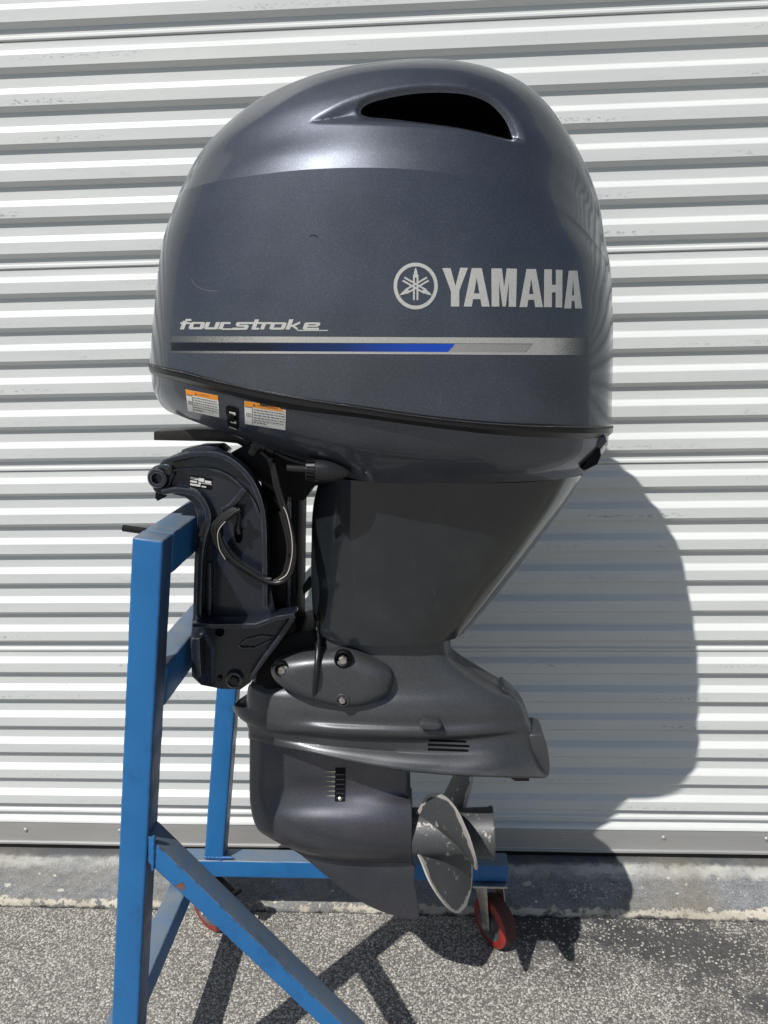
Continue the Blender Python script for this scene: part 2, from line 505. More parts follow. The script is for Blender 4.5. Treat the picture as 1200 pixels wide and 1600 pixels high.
def beam(name, a, b, w, h, mat, parent, up=(0, 0, 1), bev=0.005):
    bm = bmesh.new()
    add_beam(bm, a, b, w, h, up)
    bmesh.ops.recalc_face_normals(bm, faces=bm.faces)
    bevel_sharp(bm, bev, 25, 3)
    L = (Vector(b) - Vector(a)).length
    t = (Vector(b) - Vector(a)).normalized()
    for k in range(1, int(L / 0.02)):
        bmesh.ops.bisect_plane(bm, geom=bm.verts[:] + bm.edges[:] + bm.faces[:], plane_co=Vector(a) + t * (L * k / int(L / 0.02)), plane_no=t)
    rnd = random.Random(int(L * 1e5))
    for v in bm.verts:
        v.co += Vector((rnd.gauss(0, 1), rnd.gauss(0, 1), rnd.gauss(0, 1))) * 0.00025
    return from_bm(name, bm, mat, parent, angle=50)
def strip(name, px, w0, Y0, Y1, mat, parent, bev=0.002, w1=None):   # a rib of pixel width along a polyline, from depth Y0 to Y1
    pts = [Vector((x, y, 0)) for x, y in px]
    a, b = [], []
    for i, p in enumerate(pts):
        t = (pts[min(i + 1, len(pts) - 1)] - pts[max(i - 1, 0)]).normalized()
        nrm = Vector((-t.y, t.x, 0))
        f = i / max(1, len(pts) - 1)
        w = w0 + ((w1 if w1 is not None else w0) - w0) * f
        a.append((p + nrm * w / 2)[:2]); b.append((p - nrm * w / 2)[:2])
    return prism(name, a + b[::-1], Y0, Y1, mat, parent, bev)
def hexnut(name, c, axis, r, h, mat, parent, washer=True):
    bm = bmesh.new()
    prof = [(0, 0), (0, r * 1.45), (-h * 0.2, r * 1.45), (-h * 0.22, r * 1.1)] if washer else [(0, 0), (0, r)]
    if washer:
        add_lathe(bm, c, axis, [(0, 0), (0, r * 1.45), (-h * 0.22, r * 1.4), (-h * 0.22, 0)], 20)
    axis = Vector(axis).normalized()
    u = axis.orthogonal().normalized(); w = axis.cross(u)
    rings = []
    for d, rr in ((-h * 0.2, r), (-h * 0.85, r), (-h, r * 0.86)):
        rings.append([bm.verts.new(Vector(c) + axis * d + (u * math.cos(k * math.pi / 3 + .3) + w * math.sin(k * math.pi / 3 + .3)) * rr) for k in range(6)])
    for a, b in zip(rings, rings[1:]):
        for k in range(6):
            bm.faces.new((a[k], a[(k + 1) % 6], b[(k + 1) % 6], b[k]))
    bm.faces.new(rings[-1])
    return from_bm(name, bm, mat, parent, angle=30)

# loft: rings of (pixel x, pixel y, half width) from front centre to rear centre, mirrored about the plane Y = yc
def hermite(p0, p1, m0, m1, t):
    t2, t3 = t * t, t * t * t
    return p0 * (2 * t3 - 3 * t2 + 1) + m0 * (t3 - 2 * t2 + t) + p1 * (-2 * t3 + 3 * t2) + m1 * (t3 - t2)
def tang(pm, p, pn):
    d0, d1 = max((p - pm).length, 1e-5), max((pn - p).length, 1e-5)
    return ((p - pm) / d0 * d1 + (pn - p) / d1 * d0) / (d0 + d1)      # unit-speed tangent
def loft(name, rings, mat, parent, yc, seg=8, rows=6, creases=(), disp=None, mats=None, cap_last=False, cap_first=False,
         angle=28, col_crease=(), mat_fn=None, hole=None, hole_box=None, sharp_rings=()):
    R3 = []
    for rg in rings:
        R3.append([P(x, y, yc - w) for x, y, w in rg])
    rowsn = rows if hasattr(rows, '__len__') else [rows] * (len(rings) - 1)
    G = []
    for pts in R3:
        n = len(pts)
        mir = lambda v: Vector((v.x, 2 * yc - v.y, v.z))
        ext = [mir(pts[1])] + pts + [mir(pts[-2])]
        row = []
        for i in range(n - 1):
            d = (pts[i + 1] - pts[i]).length
            ti = (pts[i + 1] - pts[i]).normalized() if i in col_crease else tang(ext[i], ext[i + 1], ext[i + 2])
            tj = (pts[i + 1] - pts[i]).normalized() if (i + 1) in col_crease else tang(ext[i + 1], ext[i + 2], ext[min(i + 3, n + 1)])
            for j in range(seg):
                row.append(hermite(pts[i], pts[i + 1], ti * d, tj * d, j / seg))
        row.append(pts[-1].copy())
        G.append(row)
    nc = len(G[0])
    rowsout = []
    nr = len(G)
    for k in range(nr - 1):
        for j in range(rowsn[k]):
            t = j / rowsn[k]
            row = []
            for c in range(nc):
                a, b = G[k][c], G[k + 1][c]
                d = (b - a).length
                dirn = (b - a).normalized() if d > 1e-6 else Vector((0, 0, 0))
                m0 = dirn if (k in creases or k == 0) else tang(G[k - 1][c], a, b)
                m1 = dirn if ((k + 1) in creases or k + 1 == nr - 1) else tang(a, b, G[k + 2][c])
                row.append(hermite(a, b, m0 * d, m1 * d, t))
            rowsout.append(row)
    rowsout.append(G[-1])
    for row in rowsout:
        row[0].y = yc; row[-1].y = yc
    hole_v = set()
    base_rows = [[v.copy() for v in row] for row in rowsout]
    if hole:                                      # line the grid up with the opening's edge, then sink what lies inside it
        new = [[v.copy() for v in row] for row in rowsout]
        for r in range(1, len(rowsout) - 1):
            for c in range(1, nc - 1):
                v = rowsout[r][c]
                x, y = proj(v)
                if not (hole_box[0] < x < hole_box[2] and hole_box[1] < y < hole_box[3]): continue
                sd = sd_poly(x, y, hole)
                if abs(sd) < 1.5:
                    gx = sd_poly(x + .3, y, hole) - sd_poly(x - .3, y, hole); gy = sd_poly(x, y + .3, hole) - sd_poly(x, y - .3, hole)
                    gl = math.hypot(gx, gy) or 1
                    if abs(sd) > 0.62 * (abs(gx / gl) * 2.4 + abs(gy / gl) * 1.45):
                        if sd > 0: hole_v.add((r, c))
                        continue
                    x2, y2 = x - gx / gl * sd, y - gy / gl * sd
                    nrm = (rowsout[r][c + 1] - rowsout[r][c - 1]).cross(rowsout[r + 1][c] - rowsout[r - 1][c])
                    d = ray(x2, y2)
                    if abs(nrm.dot(d)) > 1e-9:
                        new[r][c] = ORG + d * ((v - ORG).dot(nrm) / d.dot(nrm))
                elif sd > 0:
                    hole_v.add((r, c))
        rowsout = new
    midx = {}
    if disp:
        new = [[v.copy() for v in row] for row in rowsout]
        for r in range(1, len(rowsout) - 1):
            for c in range(1, nc - 1):
                v = rowsout[r][c]
                x, y = proj(v)
                dd = disp(x, y)
                if dd:
                    nrm = (base_rows[r][c + 1] - base_rows[r][c - 1]).cross(base_rows[r + 1][c] - base_rows[r - 1][c])
                    if nrm.length > 1e-12:
                        nrm.normalize()
                        if nrm.y > 0: nrm = -nrm
                        nrm = (nrm + Vector((0, -1.2, 0))).normalized()
                        new[r][c] = v - nrm * dd
        rowsout = new
    flat_rows = [[v.copy() for v in row] for row in rowsout]
    for r, c in hole_v:
        rowsout[r][c] = rowsout[r][c] + Vector((0, 0.085, -0.012))
    verts, faces, mi = [], [], []
    near, far = [], []
    for row in rowsout:
        near.append(list(range(len(verts), len(verts) + nc)))
        verts += [v.copy() for v in row]
    for r, row in enumerate(rowsout):
        idx = [near[r][0]]
        for c in range(1, nc - 1):
            idx.append(len(verts)); v = row[c]
            verts.append(Vector((v.x, 2 * yc - v.y, v.z)))
        idx.append(near[r][-1]); far.append(idx)
    for A, flip in ((near, False), (far, True)):
        for r in range(len(rowsout) - 1):
            for c in range(nc - 1):
                q = (A[r][c], A[r][c + 1], A[r + 1][c + 1], A[r + 1][c])
                faces.append(q[::-1] if flip else q)
                if hole:
                    mi.append(1 if any((r + i, c + j) in hole_v for i in (0, 1) for j in (0, 1)) else 0)
                elif mat_fn:
                    v = sum((flat_rows[r + i][c + j] for i in (0, 1) for j in (0, 1)), Vector()) / 4
                    mi.append(mat_fn(*proj(v)))
    for do, r in ((cap_first, 0), (cap_last, len(rowsout) - 1)):
        if do:
            for c in range(nc - 1):
                faces.append((near[r][c], near[r][c + 1], far[r][c + 1], far[r][c]))
                if mat_fn or hole: mi.append(0)
    me = bpy.data.meshes.new(name)
    me.from_pydata([v[:] for v in verts], [], faces)
    if mat_fn or hole:
        me.polygons.foreach_set('material_index', mi)
    bm = bmesh.new(); bm.from_mesh(me)
    bmesh.ops.remove_doubles(bm, verts=bm.verts, dist=1e-6)
    bmesh.ops.dissolve_degenerate(bm, dist=1e-7, edges=bm.edges)
    bmesh.ops.recalc_face_normals(bm, faces=bm.faces)
    bm.to_mesh(me); bm.free()
    keys = set()
    for k in sharp_rings:
        r = sum(rowsn[:k])
        for v in [verts[i] for i in near[r]] + [verts[i] for i in far[r]]:
            keys.add(tuple(round(q, 5) for q in v))
    marks = [e.index for e in me.edges if all(tuple(round(q, 5) for q in me.vertices[i].co) in keys for i in e.vertices)] if keys else []
    W = [v.co.copy() for v in me.vertices]
    polys = [tuple(p.vertices) for p in me.polygons]
    o = link(name, me, mats or mat, parent, True, angle)
    for i in marks:
        me.edges[i].use_edge_sharp = True
    o_tree = BVHTree.FromPolygons(W, polys)
    return o, o_tree

def sd_poly(x, y, poly):                          # signed distance to a polygon, positive inside
    inside, best = False, 1e9
    n = len(poly)
    for i in range(n):
        x0, y0 = poly[i]; x1, y1 = poly[(i + 1) % n]
        if (y0 > y) != (y1 > y) and x < (x1 - x0) * (y - y0) / (y1 - y0) + x0:
            inside = not inside
        dx, dy = x1 - x0, y1 - y0
        t = max(0, min(1, ((x - x0) * dx + (y - y0) * dy) / (dx * dx + dy * dy + 1e-12)))
        d = (x - x0 - t * dx) ** 2 + (y - y0 - t * dy) ** 2
        if d < best: best = d
    return math.sqrt(best) * (1 if inside else -1)
def sstep(a, b, x):
    t = max(0.0, min(1.0, (x - a) / (b - a)))
    return t * t * (3 - 2 * t)

# thin printed films laid on a surface
def film(name, polys, tree, mat, parent, lift=0.0006, maxlen=9.0, thick=0.0):
    bm = bmesh.new()
    for poly in polys:
        tris = tessellate_polygon([[Vector((x, y, 0)) for x, y in poly]])
        vs = [bm.verts.new((x, y, 0)) for x, y in poly]
        for t in tris:
            try:
                bm.faces.new([vs[i] for i in t])
            except ValueError:
                pass
    for _ in range(7):
        es = [e for e in bm.edges if e.calc_length() > maxlen]
        if not es: break
        bmesh.ops.subdivide_edges(bm, edges=es, cuts=1)
        bmesh.ops.triangulate(bm, faces=bm.faces)
    for v in bm.verts:
        x, y = v.co.x, v.co.y
        d = ray(x, y).normalized()
        hit, nrm, _, _ = tree.ray_cast(ORG, d)
        if hit is None:
            hit, nrm, _, _ = tree.find_nearest(P(x, y, 1.2))
        if nrm.dot(d) > 0: nrm = -nrm
        v.co = hit + nrm * lift
    bm.normal_update()
    for f in bm.faces:
        if f.normal.y > 0: f.normal_flip()
    return from_bm(name, bm, mat, parent, smooth=True, angle=60, recalc=False)
def seg_poly(pts, w):                             # a stroke as a list of quads
    out = []
    for (x0, y0), (x1, y1) in zip(pts, pts[1:]):
        dx, dy = x1 - x0, y1 - y0
        L = math.hypot(dx, dy) or 1
        nx, ny = -dy / L * w / 2, dx / L * w / 2
        out.append([(x0 + nx, y0 + ny), (x1 + nx, y1 + ny), (x1 - nx, y1 - ny), (x0 - nx, y0 - ny)])
    return out
def text_polys(txt, x, y, h, width=None, slope=0.0, bold=0.0):
    cu = bpy.data.curves.new('txt', 'FONT')
    cu.body = txt; cu.size = 1.0; cu.resolution_u = 2; cu.offset = bold
    ob = bpy.data.objects.new('txt', cu)
    COL.objects.link(ob)
    dg = bpy.context.evaluated_depsgraph_get()
    me = bpy.data.meshes.new_from_object(ob.evaluated_get(dg))
    xs = [v.co.x for v in me.vertices]; ys = [v.co.y for v in me.vertices]
    w, hh = max(xs) - min(xs), max(ys) - min(ys)
    sx = (width / w) if width else h / hh
    polys = []
    for p in me.polygons:
        polys.append([(x + (me.vertices[i].co.x - min(xs)) * sx, y - (me.vertices[i].co.y - min(ys)) * h / hh + slope * (me.vertices[i].co.x - min(xs)) * sx) for i in p.vertices])
    bpy.data.objects.remove(ob); bpy.data.curves.remove(cu); bpy.data.meshes.remove(me)
    return polys

# ================================================================== SETTING
YW = 1.9252                                       # the recessed plane of the shutter curtain
PITCH = 0.085
def build_ground():
    bm = bmesh.new()
    vs = [bm.verts.new(p) for p in ((-40, -60, 0), (40, -60, 0), (40, 2.4, 0), (-40, 2.4, 0))]
    bm.faces.new(vs)
    o = from_bm('asphalt_ground', bm, M['asphalt'], None, smooth=False)
    o['kind'] = 'structure'
    # the concrete sill: rough strip that rises from the asphalt to the foot of the shutter
    rnd = random.Random(8)
    from mathutils import noise as mn
    prof = [(1.778, -0.02), (1.779, 0.006), (1.784, 0.017), (1.792, 0.025), (1.805, 0.034), (1.82, 0.045), (1.835, 0.055), (1.85, 0.066), (1.862, 0.074), (1.873, 0.083),
            (1.882, 0.089), (1.892, 0.092), (1.91, 0.094), (1.94, 0.095), (2.1, 0.096)]
    bm = bmesh.new()
    rows = []
    N = 700
    for i in range(N + 1):
        x = -3.5 + 7.0 * i / N
        row = []
        for k, (y, z) in enumerate(prof):
            a = mn.noise(Vector((x * 3, k * 0.35, 0.3))) * 0.004 + mn.noise(Vector((x * 22, k * 1.3, 4))) * 0.0022 + mn.noise(Vector((x * 60, k * 2.3, 9))) * 0.001
            b = mn.noise(Vector((x * 2, k * 0.3, 7.3))) * 0.006 + mn.noise(Vector((x * 18, k * 0.9, 2))) * 0.003
            if k >= 12: a *= 0.3
            row.append(bm.verts.new((x, y + (b if k < 8 else b * 0.4), z + (a if k > 0 else 0))))
        rows.append(row)
    for a, b in zip(rows, rows[1:]):
        for k in range(len(prof) - 1):
            bm.faces.new((a[k], b[k], b[k + 1], a[k + 1]))
    o = from_bm('concrete_sill', bm, M['sill'], None, angle=60)
    for p in o.data.polygons:
        if p.normal.z < -0.5: p.flip()
    o['kind'] = 'structure'
    sill = o
    sill['_org'] = (0.0, 0.0, 0.0)
    tree = BVHTree.FromPolygons([v.co.copy() for v in o.data.vertices], [tuple(p.vertices) for p in o.data.polygons])
    # pale paint flakes left on the sill: a few blobs and the worn remains of stencilled marks
    polys = []
    def blob(x, y, rx, ry, n=11):
        polys.append([(x + rx * math.cos(6.283 * k / n) * rnd.uniform(.7, 1.15), y + ry * math.sin(6.283 * k / n) * rnd.uniform(.7, 1.15)) for k in range(n)])
    blob(824, 1381, 9, 4.5); blob(829, 1417, 3.4, 3); blob(1110, 1421, 5.5, 3.8); blob(1072, 1382, 2.6, 2); blob(1122, 1373, 2, 1.8); blob(1058, 1396, 3, 1.6)
    blob(12, 1383, 6, 3.5); blob(86, 1368, 3, 2); blob(62, 1365, 2.4, 1.6); blob(95, 1391, 6, 2.6); blob(520, 1392, 3, 2); blob(600, 1398, 2.5, 1.6)
    for cx, ss in ((900, (0, 1)), (919, (0, 2)), (941, (0, 1, 2)), (963, (0, 1, 2))):
        for k in range(20):
            side = rnd.choice(ss)
            x = cx + (side - 1) * 6 + rnd.gauss(0, 1.3) if rnd.random() < .6 else cx + rnd.uniform(-7, 7)
            y = rnd.uniform(1380, 1404) if rnd.random() < .6 else rnd.choice((1382, 1392, 1403)) + rnd.gauss(0, 1)
            r = rnd.uniform(0.6, 1.7)
            blob(x, y, r * 1.2, r, 5)
    f = film('paint_flake', polys, tree, M['flake'], sill, lift=0.0008, maxlen=6)
    f['kind'] = 'stuff'
    # loose grit on the asphalt, thicker along the foot of the sill
    bm = bmesh.new()
    for k in range(900):
        x = rnd.uniform(-1.5, 1.15)
        y = 1.776 - abs(rnd.gauss(0, 0.035)) if k < 520 else rnd.uniform(1.0, 1.76)
        r = rnd.uniform(0.0012, 0.0032) if k < 820 else rnd.uniform(0.003, 0.0048)
        mt = Matrix.Translation((x, y, r * 0.45)) @ Matrix.Rotation(rnd.uniform(0, 3), 4, 'Z') @ Matrix.Diagonal((r * rnd.uniform(.8, 1.5), r, r * rnd.uniform(.5, .9), 1))
        g = bmesh.ops.create_icosphere(bm, subdivisions=1, radius=1.0, matrix=mt)
        for v in g['verts']:
            v.co += Vector((rnd.gauss(0, r * .12), rnd.gauss(0, r * .12), rnd.gauss(0, r * .1)))
    g = from_bm('gravel', bm, M['grit'], None, smooth=False)
    g['kind'] = 'stuff'
build_ground()

def build_shutter():
    zb = lambda k: CAM_H + (8.86585882 - (k + 0.13525 * math.ceil(k / 6.0))) * PITCH
    base = (0, YW, 0.105)
    t = empty('roller_shutter', base, 'white corrugated metal roller shutter with weathered slats behind the outboard motor', 'shutter')
    D = 0.165 * PITCH
    a, hs, b = 0.277 * PITCH, 0.156 * PITCH, 0.343 * PITCH
    ex = 0.13525 * PITCH
    hu1 = 0.112 * PITCH
    shr = 0.112 * PITCH
    def profile(seam):
        # from the top of the recessed face downwards: (y towards the viewer is negative, z)
        pr = [(0, shr)]
        z = 0.0
        if seam:
            pr += [(0, -0.0045), (-0.0022, -0.0065), (-0.0048, -0.0085), (-0.0052, -0.0135), (-0.0036, -0.0158), (0.002, -0.0166), (0.002, -0.0178), (-0.0012, -0.0184)]
            z = -ex
        pr += [(-0.0004 if seam else 0.0, z - a + 0.002), (-0.0008, z - a), (-D + 0.0006, z - a - hs), (-D, z - a - hs - 0.0015), (-D, z - a - hs - b + 0.0012), (-D + 0.0008, z - a - hs - b),
               (-0.0006, z - a - hs - b - hu1)]
        return pr
    meshes = {}
    for seam in (False, True):
        pr = profile(seam)
        bm = bmesh.new()
        NX = 60
        rows = []
        for i in range(NX + 1):
            x = -3.6 + 7.2 * i / NX
            rows.append([bm.verts.new((x, y, z)) for y, z in pr])
        for r0, r1 in zip(rows, rows[1:]):
            for k in range(len(pr) - 1):
                bm.faces.new((r0[k], r1[k], r1[k + 1], r0[k + 1]))
        bm.normal_update()
        for f in bm.faces:
            if f.normal.y > 0: f.normal_flip()
        me = bpy.data.meshes.new('slat')
        bm.to_mesh(me); bm.free()
        me.materials.append(M['shutter'])
        me.shade_smooth(); me.set_sharp_from_angle(angle=math.radians(18))
        meshes[seam] = me
    rnd = random.Random(3)
    for k in range(-12, 24):
        seam = (k % 6 == 0)
        o = bpy.data.objects.new('slat', meshes[seam])
        COL.objects.link(o)
        o.parent = t
        o.location = Vector((0, 0.0005 + rnd.uniform(-0.0003, 0.0003), zb(k))) - Vector(base) + Vector((0, YW, 0))
        o.rotation_euler = (rnd.uniform(-0.004, 0.004), rnd.uniform(-0.0003, 0.0003), 0)
    # bottom bar: folded seam, dark step, lip and flat bar with round-headed rivets
    z0 = zb(24)
    pr = [(0, shr), (0, -0.003), (-0.005, -0.007), (-0.0065, -0.012), (-0.0045, -0.0165), (0.0045, -0.019), (0.005, -0.031), (-0.003, -0.034), (-0.008, -0.038), (-0.0105, -0.043), (-0.011, -0.046),
          (-0.0085, -0.049), (-0.0085, z0 * 0 - 0.0925)]
    zb_bot = 0.1065 - z0
    pr[-1] = (-0.0085, zb_bot + 0.012)
    pr += [(-0.0095, zb_bot + 0.010), (-0.0135, zb_bot + 0.0085), (-0.0135, zb_bot + 0.003), (0.012, zb_bot + 0.0025)]
    bm = bmesh.new()
    rows = []
    for i in range(181):
        x = -3.6 + 7.2 * i / 180
        q = 0.0008 * math.sin(x * 9) + rnd.uniform(-0.0003, 0.0003)
        rows.append([bm.verts.new((x, YW + y + q, z0 + z)) for y, z in pr])
    for r0, r1 in zip(rows, rows[1:]):
        for k in range(len(pr) - 1):
            bm.faces.new((r0[k], r1[k], r1[k + 1], r0[k + 1]))
    bm.normal_update()
    for f in bm.faces:
        if f.normal.y > 0: f.normal_flip()
    bar = from_bm('bottom_bar', bm, [M['alu'], M['shutter']], t, angle=25, recalc=False)
    for p in bar.data.polygons:
        if (p.center.z + base[2]) > z0 - 0.045: p.material_index = 1
    for px, py in ((-290, 1294), (-130, 1296), (40, 1297), (187, 1298), (702, 1305), (878, 1308), (1037, 1309), (1198, 1311), (1360, 1313)):
        c = P(px, py, YW - 0.0085)
        lathe('rivet', c + Vector((0, 0.001, 0)), (0, -1, 0), [(0, 0.0075), (0.002, 0.0068), (0.0042, 0.004), (0.005, 0)], M['alu'], bar, 14)
    seal = bmesh.new()
    add_beam(seal, (-3.6, YW + 0.006, 0.1), (3.6, YW + 0.006, 0.1), 0.03, 0.02)
    from_bm('weather_strip', seal, M['rubber'], t)
build_shutter()

# ================================================================== STAND
def build_stand():
    zt = 0.243                                     # top of the base tubes
    base = (-0.62, 1.40, 0.0)
    t = empty('engine_stand', base, 'blue painted welded steel stand on red casters holding the outboard motor', 'motor stand')
    ln = 0.139                                     # how far the posts lean, per metre of height
    W = 0.0508
    ax = Vector((ln, 0, 1)).normalized()
    def post(Y, X_at, z_at, z0, z1):
        f = lambda z: Vector((X_at + (z - z_at) * ln, Y, z))
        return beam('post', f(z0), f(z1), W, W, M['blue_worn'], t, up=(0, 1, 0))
    NPX, NPZ, NPY = -0.4412, 1.27, 1.1454
    post(NPY, NPX, NPZ, zt + 0.001, 1.2715)
    a = P(355.5, 1090, 1.70)
    post(1.7054, a.x, a.z, zt + 0.001, 1.2715)
    # two cross tubes between the posts: the motor hangs on the upper one
    f = lambda z: Vector((NPX + (z - NPZ) * ln, 0, z))
    up = Vector((ln, 0, 1))
    zc = 1.2355
    c = f(zc)
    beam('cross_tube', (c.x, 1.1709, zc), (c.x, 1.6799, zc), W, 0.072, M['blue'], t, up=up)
    q = P(262, 1036, 1.165); q2 = P(250, 1108, 1.165)
    zc2 = (q.z + q2.z) / 2
    c = f(zc2)
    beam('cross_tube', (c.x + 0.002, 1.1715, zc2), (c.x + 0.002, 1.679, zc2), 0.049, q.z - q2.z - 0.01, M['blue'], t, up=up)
    # base frame
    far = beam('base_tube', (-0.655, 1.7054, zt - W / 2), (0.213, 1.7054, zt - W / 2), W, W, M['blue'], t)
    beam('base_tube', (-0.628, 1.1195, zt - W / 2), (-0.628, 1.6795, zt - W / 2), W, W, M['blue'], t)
    # diagonal brace from the near post down towards the front
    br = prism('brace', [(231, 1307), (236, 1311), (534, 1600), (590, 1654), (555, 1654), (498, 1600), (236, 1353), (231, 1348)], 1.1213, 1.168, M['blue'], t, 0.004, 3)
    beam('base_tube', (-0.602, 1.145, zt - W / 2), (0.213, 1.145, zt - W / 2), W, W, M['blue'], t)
    # weld beads
    rnd = random.Random(5)
    def bead(name, pts, r=0.003):
        pts2 = []
        for p, q in zip(pts, pts[1:]):
            n = max(2, int((q - p).length / 0.004))
            pts2 += [p + (q - p) * (i / n) for i in range(n)]
        pts2.append(pts[-1])
        tube(name, pts2, [r * (0.75 + 0.5 * abs(math.sin(i * 1.3)) + rnd.uniform(-.15, .15)) for i in range(len(pts2))], M['weld'], t, 8)
    bead('weld_bead', [P(240, 1306, 1.121), P(240, 1322, 1.121), P(239, 1360, 1.121)])
    bead('weld_bead', [P(318, 1339, 1.682), P(362, 1340, 1.682)], 0.003)
    bead('weld_bead', [P(258, 862, 1.1705) + Vector((0.0, 0, 0)), P(252, 912, 1.1705)], 0.003)
    # rusty paint chips on the brace (flat, where the coat has come off)
    bm = bmesh.new()
    vs = [bm.verts.new(P(x, y, 1.1209)) for x, y in ((273, 1384), (281, 1380), (286, 1378), (289, 1386), (287, 1393), (280, 1389))]
    f = bm.faces.new(vs); bm.normal_update()
    if f.normal.y > 0: f.normal_flip()
    from_bm('bare_patch', bm, M['rust'], br, smooth=False, recalc=False)
    # steel pin of the mounting bolt behind the near post
    a, b = P(192, 825, 1.30), P(250, 839, 1.30)
    bm = bmesh.new()
    a2 = a; b2 = Vector((-0.44, 1.30, b.z))
    pts, rr = [], []
    for i in range(61):
        pts.append(a2 + (b2 - a2) * (i / 60)); rr.append(0.0068 if i % 2 else 0.0058)
    add_tube(bm, pts, rr, 14)
    from_bm('mounting_bolt', bm, M['dark_steel'], t, angle=20)
    # casters
    def caster(c, swivel, brake):
        # c: point of contact on the asphalt; the plate sits under the base tube
        c = Vector(c)
        R = 0.067
        wc = c + Vector((0, 0, R))
        hd = Vector((math.cos(swivel), math.sin(swivel), 0))   # rolling direction
        axl = Vector((-hd.y, hd.x, 0))
        top = c - hd * 0.028
        root = from_plate = beam('caster', (top.x - 0.045, top.y, zt - W - 0.004), (top.x + 0.045, top.y, zt - W - 0.004), 0.098, 0.006, M['steel'], t, bev=0.002)
        def sub(name, bm, mat, ang=35):
            return from_bm(name, bm, mat, root, angle=ang)
        bm = bmesh.new()
        w = 0.022
        add_lathe(bm, wc, axl, [(-w, 0.044), (-w, R - 0.008), (-w + 0.004, R - 0.002), (-w * 0.5, R), (w * 0.5, R), (w - 0.004, R - 0.002), (w, R - 0.008), (w, 0.044)], 40)
        o = sub('wheel', bm, [M['red'], M['tread']])
        for p in o.data.polygons:
            cc = p.center + Vector(base) - wc
            if abs(cc.dot(axl)) < w * 0.85: p.material_index = 1
        bm = bmesh.new()
        add_lathe(bm, wc, axl, [(-w - 0.001, 0), (-w - 0.004, 0.012), (-w - 0.004, 0.017), (-w + 0.006, 0.022), (-w + 0.006, 0.036), (-w - 0.0006, 0.0445), (w + 0.0006, 0.0445), (w - 0.006, 0.036), (w - 0.006, 0.022), (w + 0.004, 0.017), (w + 0.001, 0)], 32)
        sub('wheel_hub', bm, M['hub'])
        for sgn in (-1, 1):
            bm = bmesh.new()
            o1 = wc + axl * sgn * (w + 0.008)
            tp = Vector((top.x, top.y, zt - W - 0.016)) + axl * sgn * (w + 0.006)
            u = (tp - o1).normalized()
            pts = []
            s = hd
            prof = [o1 - u * 0.014 - s * 0.006, o1 - u * 0.014 + s * 0.006, o1 - u * 0.004 + s * 0.013, tp + s * 0.026, tp - s * 0.026, o1 - u * 0.004 - s * 0.013]
            vs = [bm.verts.new(p - axl * 0.0015) for p in prof]
            f = bm.faces.new(vs)
            r = bmesh.ops.extrude_face_region(bm, geom=[f])
            bmesh.ops.translate(bm, verts=[g for g in r['geom'] if isinstance(g, bmesh.types.BMVert)], vec=axl * 0.003)
            bmesh.ops.recalc_face_normals(bm, faces=bm.faces)
            bevel_sharp(bm, 0.001, 25, 2)
            sub('fork_leg', bm, M['steel'])
            hexnut('axle_nut', o1 + axl * sgn * 0.002, axl * -sgn, 0.008, 0.009, M['steel'], root)
        bm = bmesh.new()
        add_lathe(bm, (top.x, top.y, zt - W - 0.022), (0, 0, 1), [(0, 0), (0, 0.03), (0.004, 0.034), (0.011, 0.034), (0.014, 0.03), (0.014, 0)], 28)
        sub('swivel_head', bm, M['steel'])
        if brake:
            bm = bmesh.new()
            p0 = Vector((top.x, top.y, zt - W - 0.03)) + hd * 0.03
            add_beam(bm, p0, p0 + hd * 0.075 + Vector((0, 0, -0.02)), 0.038, 0.006)
            add_beam(bm, p0 + hd * 0.075 + Vector((0, 0, -0.022)), p0 + hd * 0.1 + Vector((0, 0, -0.012)), 0.046, 0.008)
            add_beam(bm, p0 + hd * 0.04 + Vector((0, 0, -0.03)), p0 + hd * 0.06 + Vector((0, 0, -0.075)), 0.03, 0.012)
            bmesh.ops.recalc_face_normals(bm, faces=bm.faces)
            bevel_sharp(bm, 0.002)
            sub('brake_pedal', bm, M['black'])
    caster((0.180, 1.69, 0), math.radians(-55), False)
    caster((-0.592, 1.725, 0), math.radians(-35), True)
    caster((0.18, 1.15, 0), math.radians(30), False)
    caster((-0.60, 1.15, 0), math.radians(200), False)
build_stand()

